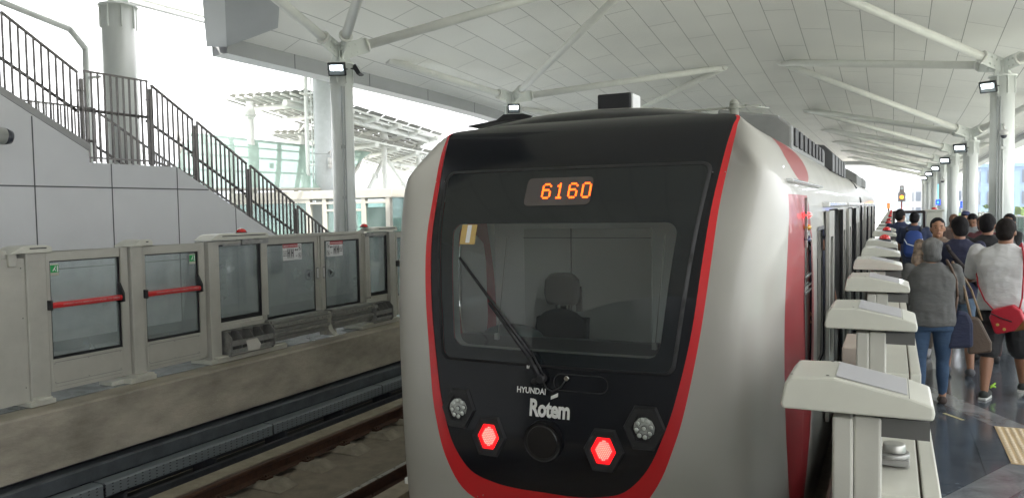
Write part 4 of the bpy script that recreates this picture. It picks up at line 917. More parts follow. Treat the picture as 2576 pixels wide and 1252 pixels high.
for y, L, dm_ in ((9.6, .7, 1), (12.9, .7, 1), (15.3, .4, 0), (17.6, .7, 1), (21.0, .7, 1), (24.0, .4, 0), (27.0, .7, 1), (30.5, .7, 1), (33.5, .4, 0), (37, .7, 1), (41, .7, 1), (47, .7, 1), (53, .7, 1)):
    near_cap(y, L, (ORD[k]+' of the gate caps carrying a red dome beacon beside the train') if dm_ else 'plain gate cap between beacon caps at %s of the row' % {15.3: 'the near part', 24.0: 'the middle part', 33.5: 'the far part'}[y], bool(dm_), (-.27, .05)); k += dm_
segs = [(-3.0, 1.90), (2.08, 3.32), (3.60, 4.78), (5.07, 6.38), (6.69, 7.98), (8.31, 9.65)]
SG = 'low glazed gate panels between the caps'
for i, (a, b) in enumerate(segs+[(10.3, 12.9), (13.6, 15.3), (15.7, 17.6), (18.3, 21.0), (21.7, 24.0), (24.4, 27.0), (27.7, 30.5), (31.2, 33.5), (33.9, 37), (37.7, 41), (41.7, 47), (47.7, 53)]):
    dx = 0 if i < 3 else (-.02 if i < 5 else -.035)
    t = thing('gate_barrier', ['pale gate panel top running out of the picture beneath the knob', 'pale gate panel between the closest cap and the pinkish box cap', 'pale gate panel between the second and third caps'][i] if i < 3 else 'low glazed gate panel farther along the train', 'gate panel', SG if i >= 3 else None)
    m = MB(); m.box((RA+dx, a, 1.12), (RA+dx+.095, b, 1.2)); m.box((RA+dx+.100, a, 1.10), (RB+dx+.0, b, 1.203)); m.build('top_rail', APG2, t, .004)
    m = MB(); m.box((RA+dx+.095, a, 1.14), (RA+dx+.100, b, 1.19)); m.build('rail_groove', mat('brown_seal', (.10, .07, .05), .6), t)
    m = MB(); m.box((RA+dx+.03, a, .0), (RA+dx+.08, b, .30)); m.build('kick_plate', APG, t, .004)
    m = MB(); m.box((RA+dx+.05, a, .3), (RA+dx+.058, b, 1.12)); m.build('pane', GLASS, t)
t = thing('steel_knob', 'round brushed steel knob on a plate below the closest gate cap', 'knob')
m = MB(); m.cyl((.0, 2.32, 1.225), (.0, 2.32, 1.238), .046, n=28); m.box((-.05, 2.29, 1.205), (.045, 2.35, 1.2245)); m.build('base_plate', STEEL, t, .003)
m = MB(); m.cyl((.008, 2.315, 1.238), (.008, 2.315, 1.262), .029, .027, n=24); m.build('knob_top', ALU, t, .004)


# ------------------------------------------------------------------ stairs with panelled side wall and railings
XW = -10.7
wall = thing('stair_wall', 'light grey panelled wall under the staircase', 'wall')
prof = [(-14, 0), (13.3, 0), (13.3, .12), (12.07, 1.49-.0), (9.39, 2.70), (7.81, 2.70), (7.81, 2.86), (6.55, 3.55), (.2, 7.0), (-14, 7.0)]
prof = [(-14, 0), (14.3, 0), (14.0, .25), (9.39, 2.70), (7.81, 2.70), (7.81, 2.87), (.2, 7.0), (-14, 7.0)]
m = MB(); m.prism(prof, 'x', XW-.2, XW); m.build('side_panel', WALLP, wall)
m = MB()
m.box((XW+.001, -14, 2.325), (XW+.003, 10.05, 2.345))
for y, z0, z1 in ((5.6, 0, 4.0), (6.96, 0, 3.30), (8.16, 0, 2.695), (9.38, 0, 2.695), (10.65, 0, 2.02), (11.9, 0, 1.35), (4.3, 0, 4.7)): m.box((XW+.001, y, z0), (XW+.003, y+.018, z1))
m.box((XW+.001, -14, 1.16), (XW+.0025, 12.3, 1.172)); m.build('panel_joint', JOINT, wall)
m = MB(); m.box((XW+.0035, -14, 0), (XW+.02, 14, .14)); m.build('skirting', mat('skirting_grey', (.16, .18, .19), .5), wall)
m = MB(); m.prism([(7.83, 2.86), (7.83, 2.97), (.2, 7.10), (.2, 6.98)], 'x', XW-.24, XW+.015); m.build('coping', mat('coping_grey', (.34, .34, .34), .5), wall)
stairs = thing('staircase', 'staircase with landing rising to the left behind the panelled wall', 'stairs')
m = MB()
for k in range(17): y = 14.1-k*.28; m.box((-12.6, y-.28, 0 if k == 0 else .158*k-.02), (XW-.2, y, .158*(k+1)))
m.box((-12.6, 7.8, 2.5), (XW-.2, 9.34, 2.69))
for k in range(24): y = 7.8-k*.3; m.box((-12.6, y-.3, 2.5+.16*k), (XW-.2, y, 2.69+.165*(k+1)))
m.build('steps', mat('stair_stone', (.35, .35, .34), .7, var=.2), stairs)
m = MB(); m.prism([(14.2, .0), (14.2, .4), (9.34, 2.75), (7.8, 2.75), (.6, 6.7), (.6, 6.3), (7.8, 2.3), (9.2, 2.3)], 'x', -12.72, -12.62); m.build('outer_stringer', mat('stringer_dark', (.13, .13, .125), .5), stairs)
RG = 'dark metal baluster railing panels on the staircase'
def rail_panel(x, y0, y1, zt0, zt1, zb0, zb1, label, n=None, hand=True, z2=None):
    """railing panel from y0 to y1; tops zt, bottoms zb"""
    t = thing('stair_railing', label, 'railing', RG)
    n = n or max(3, round((y1-y0)/.125))
    m = MB()
    for k in range(n+1):
        y = lerp(y0, y1, k/n); zt = lerp(zt0, zt1, k/n); zb = lerp(zb0, zb1, k/n)
        m.box((x-.02, y-.006, zb), (x+.018, y+.006, zt-.002))
    m.build('baluster', RAILST, t)
    m = MB()
    L = math.hypot(y1-y0, zt1-zt0); a = math.atan2(zt1-zt0, y1-y0); M = Matrix.Translation((x, y0, zt0)) @ Matrix.Rotation(a, 4, 'X'); m.box((-.022, -.01, -.014), (.022, L+.01, .012), 0, M)
    m.build('top_bar', RAILST, t); m = MB(); L = math.hypot(y1-y0, zb1-zb0); a = math.atan2(zb1-zb0, y1-y0); M = Matrix.Translation((x, y0, zb0+.06)) @ Matrix.Rotation(a, 4, 'X'); m.box((-.015, 0, -.014), (.015, L, .012), 0, M); m.build('bottom_bar', RAILST, t)
    if hand:
        m = MB(); h0, h1 = zt0-.56, zt1-.56; m.cyl((x-.09, y0-.05, h0), (x-.09, y1+.05, h1), .024, n=10)
        for k in (.15, .5, .85): m.cyl((x-.09, lerp(y0, y1, k), lerp(h0, h1, k)), (x, lerp(y0, y1, k), lerp(h0, h1, k)-.05), .009, n=6)
        m.build('handrail', RAILST, t)
    return t
def rail_post(x, y, zt, zb, label):
    t = thing('railing_post', label, 'railing post', 'dark posts between the railing panels'); m = MB(); m.box((x-.03, y-.018, zb), (x+.03, y+.018, zt)); m.build('post', RAILST, t, .004)
    m = MB(); m.box((x-.05, y-.05, zt-.18), (x+.01, y+.05, zt-.165)); m.build('bracket', RAILST, t)
slope = (4.65-4.02)/(7.71-6.66)
near = [(6.66, 7.71, 4.65, 4.02, 3.50, 2.92), (7.83, 8.91, 4.05, 4.05, 2.72, 2.72), (9.00, 9.80, 3.99, 3.53, 2.72, 2.50), (9.90, 11.01, 3.49, 2.84, 2.44, 1.84), (11.12, 12.27, 2.80, 2.12, 1.78, 1.16), (12.38, 13.45, 2.05, 1.42, 1.10, .54)]
for i, a in enumerate(near): rail_panel(XW-.06, *a[:2], *a[2:], ['sloping railing panel above the top of the panelled wall', 'level railing panel at the stair landing', 'short sloping railing panel just below the landing', 'sloping railing panel in the middle of the lower flight', 'sloping railing panel with green canopy seen behind', 'lowest sloping railing panel at the stair foot'][i], n=[10, 10, 8, 11, 11, 10][i])
for i, (y, zt, zb) in enumerate(((6.58, 4.6, 3.5), (7.77, 3.93, 2.7), (8.955, 3.93, 2.6), (9.85, 3.43, 2.4), (11.065, 2.74, 1.8), (12.325, 2.0, 1.1))): rail_post(XW-.06, y, zt, zb, ['dark post at the left end of the upper railing', 'dark post left of the level landing railing', 'dark post right of the level landing railing', 'dark post below the short railing panel', 'dark post in the middle of the lower railing', 'dark post above the lowest railing panel'][i])
rail_panel(XW-.06, 5.45, 6.50, 5.37, 4.74, 4.2, 3.6, 'railing panel cut off by the left picture edge', n=10)
XF = -12.55
for i, a in enumerate([(5.0, 7.7, 5.5, 3.85, 4.5, 2.85), (7.8, 9.3, 3.78, 3.78, 2.75, 2.75), (9.4, 11.7, 3.70, 2.45, 2.65, 1.45), (11.8, 14.0, 2.4, 1.2, 1.4, .3)]):
    rail_panel(XF, *a, ['railing on the far side of the upper stair flight', 'level railing on the far side of the landing', 'railing on the far side of the lower flight', 'railing on the far side near the stair foot'][i])
t = thing('bullet_camera', 'grey tubular security camera poking in at the left edge', 'camera')
m = MB(); m.cyl((XW+.9, 4.6, 3.02), (XW+.9, 6.02, 2.90), .105, n=24); m.build('body', mat('camera_grey', (.42, .43, .40), .45), t)
m = MB(); m.cyl((XW+.9, 6.02, 2.90), (XW+.9, 6.10, 2.893), .105, .085, n=24); m.build('lens_cap', mat('lens_dark', (.05, .055, .07), .3), t)
m = MB(); m.cyl((XW+.9, 4.8, 3.0), (XW, 4.8, 3.0), .03, n=10); m.build('bracket', STEEL, t)

# ------------------------------------------------------------------ left background: lift, tall column, glass canopy, louvred pavilion
ALM = mat('cream_frame', (.56, .54, .48), .45, var=.06)
t = thing('lift_lobby', 'cream framed glass lift lobby behind the stair foot', 'lift')
m = MB(); m.box((-23.4, 22.97, 2.42), (-15.75, 26, 2.72)); m.build('roof_slab', ALM, t, .01)
m = MB()
for x in (-23.2, -19.5, -18.75, -17.0, -15.95): m.box((x-.09, 22.99, 0), (x+.09, 23.17, 2.42))
m.box((-19.5, 23.0, 2.22), (-15.95, 23.16, 2.30)); m.box((-23.2, 23.0, 2.28), (-19.5, 23.16, 2.42)); m.box((-18.75, 23.0, .0), (-15.95, 23.16, .14)); m.box((-17.0, 23.0, 1.25), (-15.95, 23.16, 1.33)); m.box((-18.75, 23.02, 1.95), (-17.0, 23.14, 2.03))
m.build('frame', ALM, t, .008)
for y in (24.5, 25.9):
    for x in (-16.03, -23.26): m = MB(); m.box((x, y-.06, 0), (x+.16, y+.06, 2.42)); m.build('corner_post', ALM, t)
m = MB(); m.box((-23.1, 23.05, .1), (-19.6, 23.07, 2.3)); m.box((-18.7, 23.05, .14), (-16.0, 23.07, 2.22)); m.box((-15.96, 23.17, .1), (-15.94, 25.9, 2.42)); m.build('glazing', GLASSE, t)
m = MB(); m.box((-21.8, 24.2, 0), (-21.0, 25.6, 2.35)); m.box((-18.9, 25.5, 0), (-17.6, 25.6, 2.1)); m.build('lift_shaft', mat('shaft_grey', (.45, .47, .46), .5), t)
t = thing('glass_screen', 'green tinted glass balustrade screen with white mullions beside the lift', 'glass screen')
m = MB()
for k in range(14): m.box((-15.6+.0, 25.6+k*1.2, 0), (-15.52, 25.66+k*1.2, 1.75 if k % 2 else 2.3))
for k in range(16): m.box((-25+k*.62, 29.9, 0), (-24.94+k*.62, 29.96, 2.1))
m.box((-25, 29.9, 1.2), (-15.5, 29.95, 1.26)); m.box((-15.6, 25.6, 1.2), (-15.53, 42, 1.26)); m.build('mullion', mat('mullion_white', (.6, .62, .6), .4), t)
m = MB(); m.box((-25, 29.92, .1), (-15.6, 29.93, 2.05)); m.box((-15.57, 25.6, .1), (-15.56, 42, 1.7)); m.build('glazing', GLASSE, t)
t = thing('tall_column', 'tall thick white column with a thin ladder pole behind the lift', 'column')
m = MB(); m.cyl((-21.62, 26.62, -2), (-21.62, 26.62, 8.6), .395, n=48); m.cyl((-21.62, 26.62, 4.36), (-21.62, 26.62, 4.4), .403, n=48); m.build('shaft', mat('column_grey', (.42, .45, .46), .45, var=.1), t)
m = MB(); m.cyl((-22.32, 26.4, -2), (-22.32, 26.4, 8.6), .09, n=12); m.cyl((-22.05, 26.4, -2), (-22.05, 26.4, 8.6), .03, n=8)
for k in range(8): m.box((-22.36, 26.36, 2.9+k), (-21.9, 26.43, 2.96+k))
m.build('pole', WHITE, t)
m = MB(); m.cyl((-21.1, 26.35, 3.9), (-21.1, 26.35, 4.2), .1, n=16); m.ball((-21.1, 26.35, 3.85), (.11, .11, .12), 14, 10); m.tube([(-21.2, 26.4, 4.4), (-21.05, 26.35, 4.5), (-21.1, 26.35, 4.2)], .03, 8); m.build('dome_camera', mat('cam_grey', (.5, .5, .5), .4), t)
# green glass canopy: sloping panes on steel ribs
RIBM = mat('rib_tan', (.40, .39, .35), .5)
t = thing('glass_canopy', 'pale green glass canopy with steel ribs behind the railings', 'canopy')
V_ = Vector
def quad(A, B, C, D):
    A, B, C, D = V_(A), V_(B), V_(C), V_(D)
    return lambda u, v: A.lerp(B, u).lerp(D.lerp(C, u), v)
gq = quad((-26.52, 24.06, 5.37), (-23.86, 33.11, 4.95), (-21.43, 27.50, 2.98), (-22.30, 19.29, 2.85))
bow = lambda v: V_((0, 0, .22*math.sin(PI*v)))
m = MB(); n = 16
for i in range(n):
    for j in range(6):
        P = lambda u, v: gq(u, v)+bow(v); m.add([P(i/n, j/6), P((i+1)/n, j/6), P((i+1)/n, (j+1)/6), P(i/n, (j+1)/6)], [(0, 1, 2, 3)], 0, True)
m.build('glazing', GLASSG, t)
m = MB()
for j in range(5):
    for i in range(8): m.cyl(gq(i/8, j/4)+bow(j/4)-V_((0, 0, .06)), gq((i+1)/8, j/4)+bow(j/4)-V_((0, 0, .06)), .035 if j not in (0, 4) else .06, n=8)
m.build('purlin', RIBM, t)
m = MB()
for i in range(9):
    for j in range(4):
        f_ = lambda jj: gq(min(1, i/8+.12*jj/4-.06), jj/4)+bow(jj/4)-V_((0, 0, .14)); m.cyl(f_(j), f_(j+1), .10, n=8)
m.build('rib', RIBM, t)
m = MB(); c = gq(.45, .45)-V_((0, 0, .1)); m.cyl(c, c-V_((0, 0, .22)), .09, n=16); m.build('ceiling_camera', mat('cam_grey', (.5, .5, .5), .4), t)
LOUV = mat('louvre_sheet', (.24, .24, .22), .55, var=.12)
t = thing('louvred_pavilion', 'white louvred pavilion roof on bolted tube columns behind the platform', 'pavilion')
def tier(q, nl, nt, name):
    m = MB()
    for k in range(nl):
        a, b = k/nl, (k+.93)/nl
        for g in range(10):
            u0, u1 = (g+.03)/10, (g+.97)/10
            m.add([q(u0, a)+V_((0, 0, .12)), q(u1, a)+V_((0, 0, .12)), q(u1, b)-V_((0, 0, .02)), q(u0, b)-V_((0, 0, .02))], [(0, 1, 2, 3)])
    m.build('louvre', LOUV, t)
    m = MB()
    for k in range(nl+1): m.cyl(q(-.02, k/nl)-V_((0, 0, .12)), q(1.01, k/nl)-V_((0, 0, .12)), .055, n=8)
    m.build('purlin', STRUT, t)
    m = MB()
    for k in range(nt): u = (k+.5)/nt; m.cyl(q(u, -.06)-V_((0, 0, .30)), q(u, 1.04)-V_((0, 0, .30)), .12, n=12)
    m.build('rafter', STRUT, t)
q1 = quad((-22.26, 26.21, 7.00), (-23.68, 39.94, 6.30), (-28.12, 42.21, 5.63), (-27.55, 27.00, 7.29))
q2 = quad((-23.60, 29.95, 5.75), (-24.81, 41.55, 5.35), (-28.9, 44.40, 4.42), (-28.8, 31.23, 6.09))
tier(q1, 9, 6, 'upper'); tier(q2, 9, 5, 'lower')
m = MB(); m.cyl((-23.4, 26.3, 6.62), (-24.3, 41, 5.9), .14, n=14); m.cyl((-23.0, 26.3, 6.75), (-23.6, 40.5, 6.05), .07, n=10); m.build('edge_tube', STRUT, t)
for x, y, zt, zb in ((-25.04, 25.96, 6.75, 0), (-24.49, 35.11, 6.35, 0), (-25.0, 39.3, 5.8, 0), (-26.5, 31.0, 6.4, 0)):
    m = MB(); m.cyl((x, y, zb), (x, y, zt), .15, n=16); m.cyl((x, y, zt-.75), (x, y, zt-.6), .15, .25, n=12); m.cyl((x, y, zt-.6), (x, y, zt-.56), .28, n=12); m.cyl((x, y, zt-.56), (x, y, zt-.15), .25, .15, n=12)
    m.build('pavilion_post', STRUT, t)
m = MB()
for a, b in (((-24.03, 32.9, 3.0), (-25.2, 35.9, 4.6)), ((-25.0, 36.2, 4.7), (-25.8, 40.2, 2.4)), ((-25.5, 35, 4.9), (-27.3, 36, 5.6)), ((-25.5, 36, 4.7), (-26.2, 40.8, 4.6))):
    a, b = V_(a), V_(b); m.cyl(a, b, .11, n=12); mm_ = a.lerp(b, .5); d_ = (b-a).normalized(); m.cyl(mm_-d_*.12, mm_, .12, .2, 12); m.cyl(mm_, mm_+d_*.12, .2, .12, 12)
m.build('raking_strut', STRUT, t)

# ------------------------------------------------------------------ things hung on the pillars
FLOOD = mat('flood_lens', (.9, .9, .95), .2, emit=(.85, .92, 1), es=9)
FLG = mat('flood_glass', (.4, .45, .48), .15, metal=.3, coat=.5)
def floodlight(loc, rz, tilt, label, s=1, lit=True, name='floodlight'):
    t = thing(name, label, 'floodlight', 'floodlights on the pillar tops' if lit else None, loc, rz)
    t.scale = (s, s, s)
    M = Matrix.Rotation(tilt, 4, 'X')
    m = MB(); m.box((-.19, -.03, -.14), (.19, .05, .14), 0, M)
    for k in range(8): m.box((-.16+k*.044, .05, -.12), (-.15+k*.044, .085, .12), 0, M)
    m.build('housing', GASK, t, .006)
    m = MB(); m.box((-.165, -.036, -.115), (.165, -.031, .115), 0, M); ln = m.build('front_glass', FLG, t)
    if lit: m = MB(); m.box((-.13, -.041, -.02), (.13, -.037, .085), 0, M); m.build('lit_panel', FLOOD, ln)
    m = MB(); m.tube([(-.20, 0, 0), (-.20, .13, .02), (.20, .13, .02), (.20, 0, 0)], .012, 6); m.cyl((0, .13, .02), (0, .22, .05), .015, n=8); m.build('bracket', GASK, t)
    return t
floodlight((-10.85, 13.86, 5.0), R(25), R(22), 'lit floodlight on the slender pillar in front of the lift')
t = floodlight((-10.45, 14.1, 4.98), R(112), R(-30), 'unlit black spotlight turned sideways on the slender pillar', .8, False, 'spotlight')
floodlight((-10.8, 22.6, 5.1), R(25), R(15), 'lit floodlight on the pillar just above the black train roof', 1.0)
NL = ['lit floodlight on the near right pillar with the dome camera', 'lit floodlight on the second right platform pillar', 'lit floodlight on the third right platform pillar', 'lit floodlight on the fourth right platform pillar', 'lit floodlight on the fifth right platform pillar', 'lit floodlight on the sixth right platform pillar']
for i, y in enumerate((22.95, 31.7, 40.45, 49.2, 57.95, 66.7)):
    floodlight((2.42-.34, y-.34, 4.72 if i == 0 else 3.78), R(-25), R(24), NL[i], 1.0 if i == 0 else 1.1)
def dome_cam(loc, label, s=1):
    t = thing('dome_camera', label, 'camera', None, loc); m = MB(); m.cyl((0, 0, 0), (0, 0, .10), .085*s, .1*s, 20); m.cyl((0, 0, .10), (0, 0, .14), .1*s, .04*s, 20); m.cyl((0, 0, .14), (0, 0, .28), .025, n=10); m.tube([(0, 0, .26), (0, .2, .28)], .025, 8); m.build('housing', mat('camera_white', (.6, .6, .58), .4), t)
    m = MB(); m.ball((0, 0, 0), (.07*s, .07*s, -.075*s), 18, 8, zmin=0); m.build('lens_dome', mat('lens_dark', (.03, .03, .035), .1), t)
dome_cam((2.42, 22.55, 3.52), 'white dome security camera on the nearest right pillar'); dome_cam((2.42, 48.6, 3.1), 'white dome camera on the fourth right pillar', 1.3)
t = thing('pillar_pipe', 'thin white pipe running down the pillar below the dome camera', 'pipe'); m = MB(); m.cyl((2.42, 22.66, 0), (2.42, 22.66, 3.45), .018, n=8)
for z in (1.3, 3.2): m.box((2.36, 22.6, z), (2.48, 22.7, z+.06))
m.build('pipe', WHITE, t)
BLUE = mat('blue_sign_light', (.01, .03, .8), .4, emit=(.005, .04, 1), es=.8)
for x, y, z, lb in ((2.02, 44.5, 1.95, 'small lit blue sign left of the second pillar'), (2.38, 34.0, 1.84, 'small lit blue sign between the first and second pillars')):
    t = thing('blue_sign', lb, 'sign', None, (x, y, z)); m = MB(); m.box((-.10, 0, -.13), (.10, .05, .13)); m.build('lit_face', BLUE, t, .01); m = MB(); m.box((-.05, -.004, .02), (.05, -.001, .04)); m.box((-.05, -.004, -.06), (.05, -.001, -.04)); m.cyl((0, .03, .13), (0, .03, .9), .012, n=6); m.build('symbol', mat('pale_blue', (.3, .7, .9), .4, emit=(.2, .8, 1), es=.8), t)
# ------------------------------------------------------------------ platform furniture at the far end
t = thing('gate_screen', 'open black framed glass gate with white lower panel by the backpack man', 'gate')
m = MB(); 
for a, b in (((-.0, 20.5, .25), (.05, 20.56, 1.74)), ((.63, 20.5, .25), (.68, 20.56, 1.74)), ((.05, 20.5, 1.68), (.63, 20.56, 1.74)), ((.05, 20.5, .25), (.63, 20.56, .36))): m.box(a, b)
m.build('black_frame', mat('brown_black_frame', (.035, .02, .02), .4), t, .005)
m = MB(); m.box((.05, 20.52, .36), (.63, 20.54, .98)); m.build('white_panel', STICK, t)
m = MB(); m.box((.05, 20.53, .98), (.63, 20.535, 1.68)); m.build('pane', GLASS, t)
t = thing('white_cabinet', 'white machine cabinet with red strip and small red beacon', 'cabinet')
m = MB(); m.box((.70, 20.4, 0), (1.02, 20.8, 1.72)); m.box((.66, 20.36, 1.72), (1.06, 20.84, 1.76)); m.build('cabinet_body', APG2, t, .01)
m = MB(); m.ball((.86, 20.6, 1.76), (.06, .06, .05), 16, 8, zmin=0); m.build('beacon', MATS['beacon_red'], t)
m = MB(); m.box((.78, 20.392, 1.33), (.96, 20.398, 1.39)); m.build('red_strip', STICKR, t)
m = MB(); m.box((.78, 20.392, 1.05), (.96, 20.398, 1.28)); m.box((.78, 20.392, .78), (.96, 20.398, .98)); m.build('notice', mat('notice_grey', (.3, .33, .36), .5), t)
t = thing('signal_lamp', 'railway signal on a red post showing an amber light', 'signal', None, (.72, 79.5, 0))
m = MB(); m.cyl((0, .3, -1.2), (0, .3, 2.2), .07, n=10); m.build('post', mat('red_brown_post', (.25, .07, .05), .6), t)
m = MB(); m.prism([(-.30, 2.1), (.30, 2.1), (.30, 2.85), (.2, 3.0), (.17, 3.55), (-.17, 3.55), (-.2, 3.0), (-.30, 2.85)], 'y', 0, .25); m.build('signal_head', mat('signal_grey', (.13, .12, .12), .5), t, .02)
m = MB(); m.cyl((0, -.02, 2.5), (0, -.001, 2.5), .15, n=24); m.build('amber_lens', mat('amber_glow', (1, .4, .0), .4, emit=(1, .27, .01), es=3.2), t); m = MB(); m.cyl((0, -.02, 3.3), (0, -.001, 3.3), .13, n=20); m.build('dark_lens', FLG, t)
t = thing('trackside_marker', 'small orange topped marker post at the end of the gates', 'marker', None, (-.35, 79, 0)); m = MB(); m.cyl((0, 0, -1), (0, 0, 1.5), .08, n=8); m.build('post', GASK, t); m = MB(); m.box((-.12, -.08, 1.5), (.12, .08, 2.0)); m.build('orange_lamp', mat('orange_lamp', (.7, .12, .03), .5, emit=(1, .15, .03), es=.6), t)
# tactile paving
t = thing('tactile_paving', 'studded beige tactile tile on the dark platform floor', 'tactile tile')
m = MB(); m.box((.79, 6.65, .001), (1.39, 7.72, .006)); m.build('tile', mat('tactile_beige', (.50, .37, .20), .45, var=.1), t)
m = MB()
for i in range(12):
    for j in range(21): m.ball((.815+i*.05, 6.68+j*.05, .006), (.018, .018, .006), 8, 3, zmin=0)
m.build('stud', mat('stud_beige', (.62, .52, .38), .35), t)
t = thing('floor_marking', 'short yellow stick on mark on the platform floor', 'floor mark')
m = MB(); M = Matrix.Translation((.5, 7.95, .001)) @ Matrix.Rotation(R(-55), 4, 'Z'); m.box((-.12, -.016, 0), (.12, .016, .001), 0, M); m.build('tape', mat('yellow_tape', (.40, .36, .18), .5), t)
# rail on the right of the platform
t = thing('platform_railing', 'glass and steel balustrade along the outer side of the right platform', 'railing')
m = MB()
for k in range(40): m.box((5.3, 2+k*1.9, 0), (5.36, 2.06+k*1.9, 1.25))
m.box((5.28, 2, 1.2), (5.38, 78, 1.26)); m.build('rail_frame', STEEL, t); m = MB(); m.box((5.32, 2, .1), (5.33, 78, 1.18)); m.build('glazing', GLASSE, t)

# ------------------------------------------------------------------ people
CLOTHS = {}
def cloth(name, col, rough=.85):
    return mat('cloth_'+name, col, rough, var=.10, vscale=7, bump=.8, bscale=12, stretch=(1, 1, 2.2))
class Blob(MB):
    def limb(s, pts, rs, n=14):
        for (a, b), (ra, rb) in zip(zip(pts, pts[1:]), zip(rs, rs[1:])): s.cyl(a, b, ra, rb, n)
        for p, r in zip(pts, rs): s.ball(p, (r, r, r), n, 8)
    def loft(s, rings, n=22):
        """rings: (x, y, z, rx, ry) closed elliptical sections"""
        vs = []; fs = []
        for (x, y, z, rx, ry) in rings:
            for i in range(n):
                a = 2*PI*i/n; ca, sa = math.cos(a), math.sin(a); e = .82
                vs.append((x+rx*math.copysign(abs(ca)**e, ca), y+ry*math.copysign(abs(sa)**e, sa), z))
        for j in range(len(rings)-1):
            for i in range(n): fs.append((j*n+i, j*n+(i+1) % n, (j+1)*n+(i+1) % n, (j+1)*n+i))
        fs.append(tuple(range(n-1, -1, -1))); k = (len(rings)-1)*n; fs.append(tuple(range(k, k+n))); s.add(vs, fs)
    def bake(s, name, m, parent, vox, smooth=4, wrinkle=0):
        me = bpy.data.meshes.new(name); me.from_pydata(s.v, [], s.f); o = bpy.data.objects.new(name, me); COL.objects.link(o)
        r = o.modifiers.new('r', 'REMESH'); r.mode = 'VOXEL'; r.voxel_size = vox
        sm = o.modifiers.new('s', 'SMOOTH'); sm.factor = .5; sm.iterations = smooth
        if wrinkle:
            tx = bpy.data.textures.get('folds') or bpy.data.textures.new('folds', 'CLOUDS'); tx.noise_scale = .10
            d = o.modifiers.new('d', 'DISPLACE'); d.texture = tx; d.strength = wrinkle; d.mid_level = .5
        dg = bpy.context.evaluated_depsgraph_get(); me2 = bpy.data.meshes.new_from_object(o.evaluated_get(dg)); bpy.data.objects.remove(o); bpy.data.meshes.remove(me)
        me2.name = name; me2.materials.clear(); me2.materials.append(m)
        for p in me2.polygons: p.use_smooth = True
        q = bpy.data.objects.new(name, me2); COL.objects.link(q); q.parent = parent; return q
def hand(b, wrist, fwd, palm_n, curl=.5, s=1.0, thumb=1):
    """palm with five separate fingers; fwd = finger direction, palm_n = palm normal"""
    w = Vector(wrist); f = Vector(fwd).normalized(); pn = Vector(palm_n); pn = (pn-f*pn.dot(f)).normalized(); sd = f.cross(pn)*thumb
    c = w+f*.05*s
    M = Matrix((f, sd, pn)).transposed()
    b.ball(c, (.052*s, .042*s, .019*s), 14, 10, M=M)
    for k, (off, L) in enumerate(((.030, .068), (.011, .078), (-.009, .073), (-.028, .056))):
        p = c+f*.036*s+sd*off*s; d = f.copy(); pts = [p]; 
        for j in range(3):
            ang = curl*(.35+.5*j); d = (f*math.cos(ang)+pn*math.sin(ang)).normalized(); p = p+d*L*s*(.42, .33, .25)[j]; pts.append(p)
        b.limb(pts, [.0095*s, .009*s, .008*s, .007*s], 8)
    p = c+sd*.030*s-f*.02*s; d1 = (f*.55+sd*.75+pn*.25).normalized(); d2 = (f*.8+sd*.35+pn*.45).normalized()
    b.limb([p, p+d1*.034*s, p+d1*.034*s+d2*.03*s], [.012*s, .0105*s, .009*s], 8)
